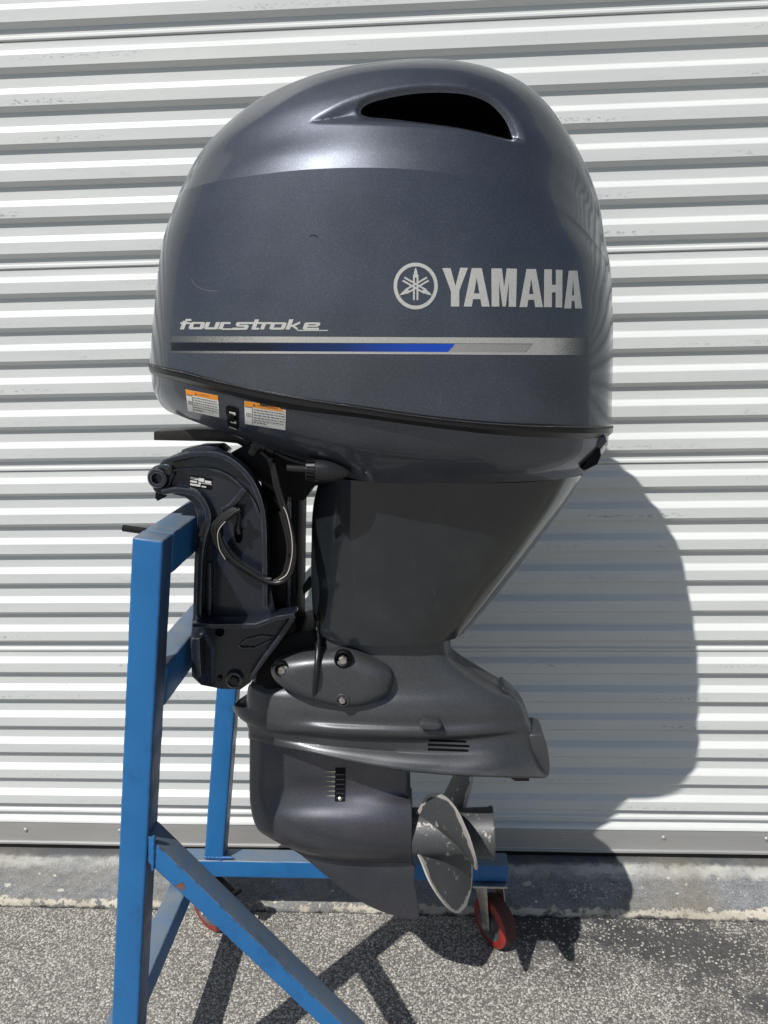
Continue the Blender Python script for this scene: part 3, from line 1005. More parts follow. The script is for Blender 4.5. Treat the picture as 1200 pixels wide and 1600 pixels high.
# ================================================================== OUTBOARD MOTOR
YC = 1.38                                         # the motor's centre plane
def build_motor():
    base = (-0.04, YC, 0.33)
    t = empty('outboard_motor', base, 'dark grey outboard boat motor with silver lettering and worn propeller on blue stand', 'outboard motor')
    # ---------------- top cowl
    R = [
        [(237,566,0),(235,567,.05),(246,571,.11),(285,579,.165),(350,596,.2),(440,615,.225),(560,634,.24),(680,651,.24),(790,661,.225),(870,664,.195),(920,666,.15),(947,666,.1),(954,665,.04),(954,664,0)],
        [(246,468,0),(243,469,.05),(255,470,.11),(295,472,.163),(355,474,.198),(445,476,.222),(560,478,.237),(680,479,.237),(790,480,.222),(870,482,.19),(920,486,.145),(948,490,.095),(956,492,.04),(956,492,0)],
        [(259,370,0),(258,370,.05),(272,369,.11),(310,366,.158),(370,362,.192),(450,358,.216),(560,355,.23),(680,358,.23),(790,366,.214),(868,378,.183),(915,396,.14),(942,420,.09),(953,436,.04),(954,440,0)],
        [(283,300,0),(284,300,0.05),(296,295,0.108),(335,284,0.156),(390,275,0.189),(465,266,0.213),(560,262,0.227),(660,266,0.227),(750,280,0.213),(830,304,0.185),(880,330,0.15),(920,367,0.112),(945,404,0.06),(953,424,0)],
        [(288,290,0),(290,289,0.047),(303,281,0.102),(345,265,0.148),(400,252,0.181),(475,241,0.204),(565,236,0.217),(662,240,0.217),(750,253,0.204),(828,278,0.176),(877,306,0.139),(916,345,0.1),(941,384,0.054),(950,404,0)],
        [(297,270,0),(300,268,0.045),(316,257,0.095),(360,238,0.136),(418,222,0.166),(490,208,0.187),(570,201,0.199),(662,204,0.199),(750,217,0.187),(825,243,0.161),(872,273,0.128),(911,315,0.087),(937,362,0.044),(945,380,0)],
        [(315,240,0),(320,234,0.047),(342,219,0.09),(390,191,0.123),(445,170,0.145),(510,153,0.158),(580,145,0.165),(660,145,0.165),(742,154,0.159),(812,181,0.14),(857,211,0.113),(895,250,0.079),(925,299,0.04),(935,318,0)],
        [(345,205,0),(352,198,0.038),(378,178,0.068),(422,153,0.092),(472,131,0.108),(530,115,0.118),(592,107,0.125),(660,105,0.125),(732,110,0.119),(795,130,0.105),(838,156,0.085),(873,192,0.06),(902,236,0.03),(913,256,0)],
        [(372,180,0),(380,172,0.022),(405,155,0.042),(445,135,0.058),(492,117,0.068),(545,104,0.073),(598,97,0.075),(658,93,0.075),(722,97,0.073),(780,112,0.064),(822,133,0.052),(856,163,0.038),(884,203,0.019),(893,218,0)],
        [(385,170,0),(393,163,0),(416,148,0),(455,130,0),(500,114,0),(548,103,0),(600,96,0),(658,93,0),(720,97,0),(775,111,0),(815,130,0),(847,157,0),(873,190,0),(880,200,0)],
    ]
    lens = smooth_poly([(484,191),(515,169),(550,152),(595,139),(645,132),(692,130),(738,135),(778,152),(806,178),(822,210),(820,224),(800,223),(770,215),(725,206),(670,200),(600,196),(540,194)], 3)
    mouth = smooth_poly([(561,168),(572,157),(602,148),(645,141),(690,139),(733,143),(768,157),(792,181),(804,206),(803,213),(795,213),(770,207),(720,195),(660,185),(610,178),(575,175)], 3)
    def disp(x, y):
        if not (470 < x < 835 and 120 < y < 240): return 0.0
        d1 = sd_poly(x, y, lens)
        if d1 < -2: return 0.0
        dd = 0.010 * sstep(-1.5, 20, d1)
        dm = sd_poly(x, y, mouth)
        return dd + 0.004 * sstep(-7, 0, dm)
    cowl, ctree = loft('top_cowl', R, None, t, YC, seg=34, rows=[8, 8, 8, 6, 26, 36, 30, 8, 4], creases=(3,), disp=disp, hole=mouth, hole_box=(540, 125, 825, 225), mats=[M['cowl'], M['void']], angle=40, sharp_rings=(3,))
    mod = None
    # printed films on the cowl
    def letter(polys):
        return film('letter', polys, ctree, M['silver'], cowl)
    letter([[(691,419),(704,419),(711.5,447),(719,418.5),(731,418.5),(717.5,455),(717.5,479),(704.5,479),(704.5,455)]])
    def A(x0, x1, yt, yb, w):
        m = (x0 + x1) / 2
        return [[(x0, yb), (m - w * .62, yt), (m, yt), (m, yt + 15), (x0 + w, yb)],
                [(m, yt), (m + w * .62, yt), (x1, yb), (x1 - w, yb), (m, yt + 15)],
                [(m - 6.2, yb - 20.5), (m + 6.2, yb - 20.5), (m + 8.2, yb - 11.5), (m - 8.2, yb - 11.5)]]
    letter(A(724.5, 765, 419, 479, 12.5))
    letter([[(767.5,419.5),(784,419.5),(787.5,448),(791.5,419.5),(807.5,420),(806,479.5),(794.5,479.5),(795,440),(790,479),(785,479),(779.5,440),(780,479),(768,479)]])
    letter(A(811.5, 848, 420.5, 480, 12))
    letter([[(850,421),(862,421),(862,445),(868,445),(868,421.5),(878.5,422),(878,480.5),(867.5,480.5),(867.8,457),(862,457),(862,480),(849.5,480)]])
    letter(A(881, 909, 423, 482, 11))
    # emblem: ring and three crossed tuning forks
    ex, ey, ra, rb = 649.5, 447, 34.5, 36.5
    em = []
    N = 48
    for k in range(N):
        a0, a1 = 2 * math.pi * k / N, 2 * math.pi * (k + 1) / N
        em.append([(ex + ra * math.cos(a0), ey + rb * math.sin(a0)), (ex + ra * math.cos(a1), ey + rb * math.sin(a1)), (ex + ra * .84 * math.cos(a1), ey + rb * .84 * math.sin(a1)), (ex + ra * .84 * math.cos(a0), ey + rb * .84 * math.sin(a0))])
    for k in range(3):
        an = -math.pi / 2 + k * 2 * math.pi / 3
        ca, sa = math.cos(an), math.sin(an)
        T = lambda u, v: (ex + ca * u - sa * v, ey + sa * u + ca * v)
        for poly in ([(29.5, 0), (22, 2.6), (19, 2.6), (19, -2.6), (22, -2.6)], [(19.5, 2.2), (17, 4.2), (13, 4.2), (13, -4.2), (17, -4.2), (19.5, -2.2)], [(13.5, 1.3), (13.5, 4.2), (-22, 4.2), (-22, 1.3)], [(13.5, -4.2), (13.5, -1.3), (-22, -1.3), (-22, -4.2)]):
            em.append([T(u, v) for u, v in poly])
    film('emblem', em, ctree, M['silver'], cowl, lift=0.0007)
    # slanted script
    sc = []
    def st(x0, y0, pts, w=3.4):
        pts = [(x0 + px + (0 - py) * 0.32 * -1 * -1, y0 + py) for px, py in pts]
        return seg_poly(pts, w)
    # each glyph: strokes in its own box, y 0 at the base line and negative upwards, slanted
    def glyph(x, strokes):
        for pts, w in strokes:
            w *= 1.22
            q = [(x + px - py * 0.38, 514.2 + py + (x - 280) * 0.004) for px, py in pts]
            for i, ((x0, y0), (x1, y1)) in enumerate(zip(q, q[1:])):
                dx, dy = x1 - x0, y1 - y0
                if abs(dx) > abs(dy):             # wide pen: thick on the level strokes' ends
                    sc.append([(x0 - 1.0, y0 - w / 2), (x1 + 1.0, y1 - w / 2), (x1 + 1.0, y1 + w / 2), (x0 - 1.0, y0 + w / 2)])
                else:
                    h = w * 0.95
                    sc.append([(x0 - h, y0), (x0 + h, y0), (x1 + h, y1), (x1 - h, y1)])
    H = 11.0
    glyph(283, [([(2, 0.5), (2, -13)], 2.9), ([(3, -14.2), (10, -14.2)], 2.6), ([(-3, -9.2), (10, -9.2)], 2.4)])
    o = lambda wd: [([(0, -1.3), (wd, -1.3)], 2.6), ([(0, -H + 1.4), (wd, -H + 1.4)], 2.4), ([(0.6, -1), (0.6, -H + 1)], 2.8), ([(wd - .6, -1), (wd - .6, -H + 1)], 2.8)]
    glyph(297, o(18))
    glyph(321, [([(0.6, -1), (0.6, -H)], 2.8), ([(0, -1.3), (16, -1.3)], 2.6), ([(16, 0), (16, -H)], 2.8)])
    glyph(344, [([(0.6, 0), (0.6, -H)], 2.8), ([(0, -H + 1.3), (12, -H + 1.3)], 2.6)])
    glyph(348, [([(0, -0.2), (24, -0.2)], 1.8)])
    glyph(368, [([(-4, -0.9), (17, -0.9)], 2.6), ([(16, -1), (16, -5.4)], 2.8), ([(1, -5.6), (17, -5.6)], 2.4), ([(1, -6), (1, -H + 1)], 2.6), ([(0, -H + 1.3), (22, -H + 1.3)], 2.6)])
    glyph(394, [([(2, 0), (2, -15.5)], 2.9), ([(-5, -9.8), (12, -9.8)], 2.4), ([(1, -1), (10, -1)], 2.4)])
    glyph(409, [([(0.6, 0), (0.6, -H)], 2.8), ([(0, -H + 1.3), (12, -H + 1.3)], 2.6)])
    glyph(423, o(19))
    glyph(449, [([(0.6, 0), (0.6, -16)], 2.9), ([(1, -5.8), (8, -5.8)], 2.4), ([(7, -5.5), (15, -11)], 3), ([(7, -6), (15, -0.5)], 3)])
    glyph(475, [([(0, -1.3), (22, -1.3)], 2.6), ([(0.6, -1), (0.6, -H + 1)], 2.8), ([(0, -H + 1.3), (20, -H + 1.3)], 2.4), ([(19, -6), (19, -H + 1)], 2.8), ([(0, -5.6), (19, -5.6)], 2.0)])
    glyph(466, [([(0, 1.4), (46, 1.4)], 1.3)])
    film('script_lettering', sc, ctree, M['silver'], cowl)
    # stripe: silver band, dark to blue band, thin silver line, grey block at the right
    y1 = lambda x: 523.0 + (x - 268) * 0.0045
    def band(x0, x1, a, b, sl0=0, sl1=0):
        n = max(2, int((x1 - x0) / 40))
        out = []
        for i in range(n):
            xa, xb = x0 + (x1 - x0) * i / n, x0 + (x1 - x0) * (i + 1) / n
            s0 = sl0 if i == 0 else 0; s1 = sl1 if i == n - 1 else 0
            out.append([(xa + s0, y1(xa) + a), (xb + s1, y1(xb) + a), (xb - s1 * 0, y1(xb) + b), (xa, y1(xa) + b)])
        return out
    # halftone fade of the silver film at both ends, printed
    t2 = NT('silver_band_print')
    X = t2.n('SeparateXYZ'); t2.l(t2.pos(), X.inputs[0])
    xl = (P(268, 535, YC - .17).x - base[0], P(430, 535, YC - .22).x - base[0], P(858, 535, YC - .2).x - base[0], P(917, 535, YC - .15).x - base[0])
    mr = t2.n('MapRange'); mr.inputs['From Min'].default_value = xl[0]; mr.inputs['From Max'].default_value = xl[3]
    t2.l(X.outputs['X'], mr.inputs[0])
    n = lambda x: (x - xl[0]) / (xl[3] - xl[0])
    fade = t2.ramp(mr.outputs[0], [(0.0, 0.15), (n(xl[1]), 1.0), (n(xl[2]), 1.0), (1.0, 0.05)])
    vv = t2.vor(2300); sp = t2.n('SeparateColor'); t2.l(vv, sp.inputs[0])
    dots = t2.math('LESS_THAN', t2.vor(900, 'Distance'), t2.math('MULTIPLY', fade, 0.85))
    c = t2.mix(sp.outputs[0], (0.27, 0.27, 0.26), (0.52, 0.52, 0.49))
    c = t2.mix(t2.math('MULTIPLY', t2.math('ADD', dots, fade), 0.5), (0.05, 0.055, 0.06), c)
    t2.p(col=c, rough=0.5, metal=0.25)
    film('stripe', band(268, 917, 2.2, 11.5), ctree, t2.m, cowl, lift=0.0005)
    film('stripe', band(268, 706, 25.2, 28.8) + band(706, 917, 25.2, 29), ctree, t2.m, cowl, lift=0.0005)
    t3 = NT('blue_band_print')
    X = t3.n('SeparateXYZ'); t3.l(t3.pos(), X.inputs[0])
    xa, xb = P(268, 545, YC - .17).x - base[0], P(710, 545, YC - .24).x - base[0]
    mr = t3.n('MapRange'); mr.inputs['From Min'].default_value = xa; mr.inputs['From Max'].default_value = xb
    t3.l(X.outputs['X'], mr.inputs[0])
    t3.p(col=t3.ramp(mr.outputs[0], [(0.0, (0.012, 0.013, 0.016)), (0.35, (0.008, 0.012, 0.025)), (0.62, (0.01, 0.03, 0.13)), (0.85, (0.012, 0.065, 0.42)), (1.0, (0.012, 0.075, 0.52))]), rough=0.3, metal=0.3)
    film('stripe', band(268, 700, 12.6, 25.0, 0, 12), ctree, t3.m, cowl, lift=0.0005)
    t4 = NT('grey_block_print')
    vv = t4.vor(2300); sp = t4.n('SeparateColor'); t4.l(vv, sp.inputs[0])
    t4.p(col=t4.mix(sp.outputs[0], (0.2, 0.2, 0.195), (0.36, 0.36, 0.34)), rough=0.5, metal=0.25)
    film('stripe', [[(711, y1(711) + 12.2), (832, y1(832) + 12.2), (820, y1(820) + 25.2), (700, y1(700) + 25.2)]], ctree, t4.m, cowl, lift=0.0005)
    film('stripe', [[(833, y1(833) + 11.5), (917, y1(917) + 11.5), (917, y1(917) + 25.2), (821, y1(821) + 25.2)]], ctree, t2.m, cowl, lift=0.0005)
    # two light scratches and a nick
    film('scratch', seg_poly([(299, 436), (305, 445), (314, 451), (325, 454), (341, 455)], 0.5), ctree, M['hair'], cowl, lift=0.0004)
    film('scratch', seg_poly([(484, 369), (489, 367), (493, 368), (497, 371)], 1.2), ctree, M['black'], cowl, lift=0.0004)
    # ---------------- rubber seal between the cowls
    seal_r = [
        [(238,567,0),(236,567,.05),(247,571,.11),(286,579,.165),(351,596,.2),(441,615,.225),(560,633,.24),(680,650,.24),(790,660,.225),(870,663,.195),(920,665,.15),(946,665,.1),(953,664,.04),(953,663,0)],
        [(236,570,0),(233,570,.05),(244,574,.114),(284,582,.17),(350,599,.205),(440,618,.23),(560,637,.245),(680,654,.245),(790,664,.23),(871,667,.2),(922,668,.155),(950,668,.104),(957,667,.042),(957,666,0)],
        [(236,577,0),(233,578,.05),(244,582,.114),(284,591,.17),(350,608,.205),(440,628,.23),(560,646,.245),(680,662,.245),(790,673,.23),(871,676,.2),(922,677,.155),(949,677,.104),(956,676,.042),(956,675,0)],
        [(240,584,0),(238,585,.05),(249,589,.107),(288,599,.159),(353,616,.194),(441,638,.219),(560,653,.234),(680,669,.234),(790,681,.219),(868,685,.189),(916,686,.144),(941,684,.094),(948,682,.039),(949,681,0)],
    ]
    seal, stree = loft('cowl_seal', seal_r, M['rubber'], t, YC, seg=10, rows=3, creases=(1, 2), angle=40)
    # knurled lip along the seal's upper edge
    bm = bmesh.new()
    rr = [P(x, y, YC - w - 0.0015) for x, y, w in seal_r[1]]
    path = spl3(rr, 16)
    dist = 0
    for i in range(len(path) - 1):
        n = max(1, int((path[i + 1] - path[i]).length / 0.0026))
        for k in range(n):
            p = path[i].lerp(path[i + 1], (k + .5) / n)
            tdir = (path[i + 1] - path[i]).normalized()
            bmesh.ops.create_icosphere(bm, subdivisions=1, radius=0.0017, matrix=Matrix.Translation(p))
    o = from_bm('knurled_lip', bm, M['lip'], seal, angle=80)
    o['kind'] = 'stuff'
    # ---------------- lower cowl
    L = [
        [(239,583,0),(237,584,.05),(248,588,.108),(287,598,.16),(352,615,.195),(440,637,.22),(560,652,.235),(680,668,.235),(790,680,.22),(868,684,.19),(916,685,.145),(942,683,.095),(949,681,.04),(950,680,0)],
        [(243,610,0),(242,611,.045),(255,617,.1),(296,630,.15),(360,650,.183),(445,668,.205),(560,688,.218),(680,703,.216),(790,711,.2),(865,713,.17),(912,712,.125),(938,705,.08),(947,697,.035),(948,695,0)],
        [(257,636,0),(259,638,.04),(275,645,.085),(318,660,.125),(380,680,.152),(455,700,.172),(560,720,.185),(680,733,.183),(785,738,.165),(855,738,.138),(900,733,.1),(926,722,.062),(938,712,.03),(940,708,0)],
        [(300,655,0),(305,657,.03),(325,664,.06),(370,682,.09),(420,702,.11),(480,722,.13),(552,748,.145),(700,755,.145),(780,754,.13),(845,751,.108),(885,747,.08),(912,739,.05),(924,730,.025),(926,728,0)],
        [(300,655,0),(306,657,.024),(328,663,.05),(372,680,.07),(425,698,.08),(484,716,.09),(556,738,.1),(700,742,.1),(780,741,.09),(845,740,.07),(883,737,.05),(908,731,.03),(920,726,.015),(924,724,0)],
    ]
    lower, ltree = loft('lower_cowl', L, M['cowl'], t, YC, seg=12, rows=[6, 8, 8, 3], creases=(3,), angle=40, cap_last=True)
    # warning labels
    def label(name, quad, head):
        Q = lambda u, v: tuple((1 - u) * ((1 - v) * quad[0][i] + v * quad[3][i]) + u * ((1 - v) * quad[1][i] + v * quad[2][i]) for i in (0, 1))
        lab = film(name, [[Q(0, 0), Q(1, 0), Q(1, 1), Q(0, 1)]], ltree, M['label_white'], lower, lift=0.0006)
        film('label_header', [[Q(0.004, 0.005), Q(0.996, 0.005), Q(0.996, 0.22), Q(0.004, 0.22)]], ltree, M['label_orange'], lower, lift=0.0009)
        tp = text_polys(head, 0, 0, 1.0, width=1.0)
        w = 0.34 if len(head) < 9 else 0.5
        polys = [[Q(0.5 - w / 2 + 0.06 + x * w, 0.145 + y * 0.07) for x, y in p] for p in tp]
        polys.append([Q(0.5 - w / 2 - 0.05, 0.17), Q(0.5 - w / 2 + 0.03, 0.17), Q(0.5 - w / 2 - 0.01, 0.05)])
        rnd = random.Random(len(head))
        for k in range(6):
            v = 0.29 + k * 0.112
            u = 0.22
            stop = 0.97 if k < 5 else 0.5
            while u < stop:
                du = rnd.uniform(0.03, 0.1)
                polys.append([Q(u, v), Q(min(u + du, 0.98), v), Q(min(u + du, 0.98), v + 0.038), Q(u, v + 0.038)])
                u += du + 0.018
        for a, b in (((0.05, 0.52), (0.15, 0.52)), ((0.05, 0.64), (0.15, 0.64)), ((0.05, 0.52), (0.05, 0.64)), ((0.15, 0.52), (0.15, 0.64)), ((0.1, 0.53), (0.1, 0.64)), ((0.19, 0.24), (0.19, 0.98)), ((0.01, 0.24), (0.19, 0.24))):
            polys += seg_poly([Q(*a), Q(*b)], 0.7)
        film('label_print', polys, ltree, M['ink'], lower, lift=0.0011)
    label('warning_label', [(290,608), (341,618), (343,652), (294,642)], 'WARNING')
    label('warning_label', [(382,626), (447,636), (446,672), (383,662)], 'AVERTISSEMENT')
    # flush fitting: black recessed frame
    def on(tree, x, y, lift=0.0):
        d = ray(x, y).normalized()
        h, n, _, _ = tree.ray_cast(ORG, d)
        return h - d * lift, n
    pan = film('flush_panel', [smooth_poly([(354,635),(362,634),(370,637),(373,640),(373,650),(373,667),(370,671),(361,668),(357,664),(355,650)], 3)], ltree, M['black'], lower, lift=0.0016)
    film('flush_print', [[(359,642), (369,644), (369,648), (360,646.5)], [(361,655), (370,657), (370,661), (361,659)]] + seg_poly([(359,665.5), (370,669.5)], 1.4), ltree, M['label_white'], lower, lift=0.0021)
    h, n = on(ltree, 363.5, 651)
    lathe('flush_knob', h, n, [(0, 0.008), (0.005, 0.0075), (0.006, 0.006), (0.006, 0)], M['black'], lower, 16)
    # latch at the rear of the lower cowl
    prism('rear_latch', [(914,707),(921,702),(938,699),(940,712),(934,726),(913,736),(908,732),(916,722)], YC - 0.105, YC - 0.02, M['black'], t, 0.003)
    prism('latch_cover', [(921,692),(928,684),(947,682),(949,690),(938,703),(920,706),(917,702)], YC - 0.1035, YC - 0.0, M['cowl'], t, 0.002)
    # ---------------- apron below the cowl
    A_ = [
        [(505,744,0),(500,746,.05),(520,748,.085),(548,750,.109),(560,751,.115),(650,754,.124),(750,755,.122),(830,753,.109),(878,748,.086),(906,743,.036),(910,742,0)],
        [(496,790,0),(490,791,.047),(517,793,.08),(549,795,.104),(560,796,.109),(645,798,.118),(740,797,.115),(810,792,.102),(854,787,.08),(883,782,.032),(887,780,0)],
        [(491,850,0),(488,850,.045),(514,852,.073),(549,854,.096),(560,855,.101),(640,856,.109),(722,853,.105),(782,848,.091),(820,840,.069),(846,834,.026),(850,831,0)],
        [(491,940,0),(489,940,.042),(509,943,.063),(546,947,.084),(557,948,.088),(622,948,.095),(680,945,.09),(727,938,.077),(757,929,.055),(780,921,.02),(784,919,0)],
        [(496,986,0),(493,987,.04),(508,996,.062),(540,1007,.077),(556,1008,.084),(605,1009,.088),(652,1007,.08),(690,1003,.062),(713,997,.038),(723,991,.018),(726,988,0)],
        [(498,988,0),(496,989,.036),(511,997,.056),(542,1006,.07),(558,1007,.076),(605,1008,.08),(651,1006,.072),(688,1002,.055),(710,996,.033),(719,991,.015),(722,988,0)],
    ]
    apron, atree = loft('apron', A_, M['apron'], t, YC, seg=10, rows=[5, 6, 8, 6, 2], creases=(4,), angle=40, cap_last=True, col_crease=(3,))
    # ---------------- exhaust housing down to the anti-ventilation plate
    B = [
        [(500,985,0),(498,986,0.035),(520,995,0.055),(560,997.5,0.0605),(600,1000,0.066),(660,998,0.058),(690,994,0.04),(701,990,0.018),(704,989,0)],
        [(490,1024,0),(487,1024,0.035),(520,1026,0.06),(560,1026.5,0.065),(600,1027,0.07),(660,1026,0.06),(697,1025,0.04),(705,1024,0.018),(707,1023,0)],
        [(482,1050,0),(478,1051,0.037),(520,1054,0.064),(560,1054.5,0.069),(600,1055,0.074),(672,1054,0.064),(722,1050,0.042),(736,1049,0.018),(739,1048,0)],
        [(470,1076,0),(466,1077,0.04),(515,1084,0.07),(557.5,1084,0.075),(600,1084,0.08),(690,1083,0.07),(758,1075,0.046),(777,1075,0.02),(781,1074,0)],
        [(392,1068,0),(390,1070,.034),(410,1080,.062),(500,1092,.083),(600,1096,.088),(700,1097,.077),(784,1097,.05),(813,1096,.022),(817,1096,0)],
        [(388,1092,0),(386,1094,.036),(405,1101,.066),(500,1112,.089),(600,1117,.095),(700,1118,.083),(788,1115,.056),(820,1114,.024),(824,1114,0)],
        [(388,1101,0),(386,1104,.036),(404,1113,.067),(500,1128,.09),(600,1133,.096),(700,1134,.084),(789,1128,.057),(824,1126,.024),(828,1126,0)],
        [(364,1104,0),(366,1109,.014),(380,1122,.045),(500,1137,.097),(600,1142,.103),(700,1143,.09),(790,1137,.062),(827,1134,.026),(831,1134,0)],
        [(366,1110,0),(368,1115,.014),(384,1128,.045),(500,1143,.097),(600,1148,.103),(700,1149,.09),(791,1143,.062),(828,1139,.026),(832,1139,0)],
        [(386,1122,0),(385,1126,.03),(408,1138,.058),(500,1150,.082),(600,1155,.087),(700,1156,.077),(791,1149,.058),(831,1145,.025),(834,1145,0)],
        [(389,1136,0),(388,1138,.026),(412,1149,.05),(500,1164,.079),(600,1173,.085),(700,1178,.085),(794,1175,.069),(835,1172,.03),(839,1171,0)],
        [(390,1141,0),(389,1142,.025),(413,1152,.05),(498,1169,.084),(600,1180,.093),(700,1186,.094),(796,1184,.077),(838,1182,.034),(842,1182,0)],
        [(390,1146,0),(389,1147,.025),(414,1157,.05),(488,1175,.087),(578,1194,.104),(660,1205,.11),(752,1211,.108),(836,1213,.088),(856,1213,.042),(858,1212,0)],
        [(390,1149,0),(389,1150,.025),(414,1160,.049),(489,1178,.085),(579,1197,.102),(661,1208,.108),(752,1214,.106),(836,1216,.086),(855,1216,.041),(857,1215,0)],
        [(390,1153,0),(389,1154,.02),(414,1162,.04),(490,1172,.05),(570,1185,.05),(650,1190,.05),(750,1196,.05),(830,1200,.04),(852,1202,.02),(854,1202,0)],
    ]
    house, htree = loft('exhaust_housing', B, M['lower'], t, YC, seg=12, rows=[4, 4, 4, 3, 4, 3, 4, 3, 3, 3, 4, 6, 2, 4], creases=(5, 6, 9, 10, 12, 13), angle=60, cap_last=True)
    # inner front of the housing: dark cavity wall
    # seam between the plates, screws, slots
    for i, (x0, y0, x1, y1_) in enumerate(((671,1154.5,728,1157), (669,1161.5,733,1164), (669,1168.5,731,1171))):
        film('vent_slot', [[(x0, y0), (x1, y1_), (x1 + 1, y1_ + 3.6), (x0 - 1, y0 + 3.8)]], htree, M['void'], house, lift=0.0008)
    prism('bolt_cover', [(656,1132),(662,1130),(684,1130.5),(689,1133),(688,1138),(680,1141),(662,1140),(656,1137)], YC - 0.108, YC - 0.085, M['lower'], house, 0.0015)
    prism('rear_hatch', [(785,1078),(789,1077),(808,1094),(809,1099),(805,1099),(786,1086)], YC - 0.03, YC + 0.03, M['apron'], house, 0.002)
    # upturned tail of the anti-ventilation plate
    bm = bmesh.new()
    tail = smooth_poly([(826,1152),(834,1148),(848,1150),(854,1163),(858,1184),(858,1212),(840,1214),(824,1212),(830,1180)], 2)
    add_prism(bm, [P(x, y, YC - 0.036) for x, y in tail], 0.072)
    bmesh.ops.recalc_face_normals(bm, faces=bm.faces)
    bevel_sharp(bm, 0.006, 30, 3)
    from_bm('plate_tail', bm, M['lower'], house, angle=40)
    prism('trim_anode', [(797,1212),(828,1214),(827,1221),(805,1221),(797,1216)], YC - 0.02, YC + 0.02, M['dark_steel'], t, 0.002)
    # ---------------- gearcase: leg, torpedo
    G = [
        [(391,1140,0),(390,1140,.012),(401,1144,.026),(431,1150,.038),(481,1158,.044),(541,1166,.040),(600,1172,.026),(634,1175,.010),(639,1176,0)],
        [(391,1200,0),(390,1200,.011),(401,1201,.023),(431,1203,.033),(481,1206,.038),(541,1209,.034),(601,1211,.022),(636,1212,.009),(641,1212,0)],
        [(391,1232,0),(390,1232,.011),(401,1233,.022),(431,1234,.03),(481,1236,.034),(541,1238,.032),(603,1240,.024),(637,1243,.012),(642,1244,0)],
        [(392,1254,0),(391,1254,.012),(402,1256,.025),(432,1258,.037),(482,1259,.044),(545,1259,.045),(606,1259,.041),(642,1258,.031),(644,1258,0)],
        [(395,1274,0),(395,1275,.015),(407,1279,.031),(437,1283,.049),(485,1284,.060),(550,1284,.0615),(610,1284,.056),(643,1282,.046),(645,1282,0)],
        [(399,1287,0),(400,1289,.015),(413,1297,.032),(443,1306,.050),(490,1310,.062),(553,1311,.0635),(610,1311,.058),(643,1311,.049),(645,1311,0)],
        [(406,1298,0),(409,1301,.013),(424,1310,.027),(453,1321,.041),(497,1330,.049),(557,1333,.05),(611,1334,.047),(643,1334,.04),(645,1334,0)],
        [(418,1306,0),(424,1310,.009),(446,1322,.016),(473,1333,.02),(513,1342,.022),(562,1346,.021),(612,1347,.02),(643,1347,.016),(645,1347,0)],
        [(424,1309,0),(430,1313,.004),(450,1324,.006),(476,1334,.007),(515,1344,.008),(563,1348,.008),(612,1349,.007),(643,1349,.005),(645,1349,0)],
    ]
    gear, gtree = loft('gearcase', G, M['gear'], t, YC, seg=10, rows=[5, 5, 5, 6, 6, 6, 5, 2], angle=45, cap_last=True, col_crease=(7,))
    # skeg: blade that thins towards its tip
    sk = smooth_poly([(440,1316),(470,1336),(505,1366),(540,1394),(568,1413),(595,1426),(622,1434),(654,1439),(652,1410),(647,1375),(642,1342),(560,1336),(500,1330)], 2)
    bm = bmesh.new()
    add_prism(bm, [P(x, y, YC - 0.007) for x, y in sk], 0.014)
    bmesh.ops.recalc_face_normals(bm, faces=bm.faces)
    bevel_sharp(bm, 0.003, 30, 3)
    ztop, zbot = P(540, 1335, YC).z, P(640, 1439, YC).z
    for v in bm.verts:
        f = max(0, min(1, (v.co.z - zbot) / (ztop - zbot)))
        v.co.y = YC + (v.co.y - YC) * (0.45 + 0.75 * f)
    from_bm('skeg', bm, M['gear'], gear, angle=40)
    # water inlet: grille plate with slits and the grooves ahead of it
    inlet = film('water_inlet', [[(524,1200),(540,1200),(539,1252),(523,1252)]], gtree, M['black'], gear, lift=0.002)
    for k in range(6):
        y = 1203.5 + k * 7.6
        film('inlet_bar', [[(525,y + 4.2),(538.5,y + 4.2),(538.5,y + 6.0),(525,y + 6.0)]], gtree, M['apron'], gear, lift=0.0034)
        film('inlet_groove', [[(508 + k * .3,y + 1.6),(524,y + 0.4),(524,y + 3.4)]], gtree, M['steel'], gear, lift=0.0012)
    h, n = on(gtree, 531.5, 1248)
    lathe('inlet_screw', h + n * 0.002, n, [(0, 0.0042), (0.002, 0.004), (0.003, 0.002), (0.003, 0)], M['steel'], gear, 12)
    # ---------------- propeller
    ca = P(643, 1299, YC); cb = P(771, 1302, YC)
    hubc = ca
    pr_ = 0.0475
    ln = (cb - ca).length
    prop = lathe('propeller', ca + Vector((0.0015, 0, 0)), (1, 0, 0), [(0, 0.03), (0, pr_), (0.004, pr_ + 0.0005), (ln * 0.6, pr_ + 0.0005), (ln * 0.93, pr_ + 0.003), (ln * 0.965, pr_ + 0.006), (ln * 0.985, pr_ + 0.0052), (ln * 0.985, pr_ - 0.003), (ln * 0.6, pr_ - 0.006), (ln * 0.5, 0.02), (ln * 0.5, 0)], M['prop'], t, 56, angle=40)
    lathe('propeller_nut', ca + Vector((ln * 0.5, 0, 0)), (1, 0, 0), [(0, 0.018), (0.02, 0.016), (0.03, 0.01), (0.045, 0.009), (0.045, 0)], M['steel'], prop, 12)
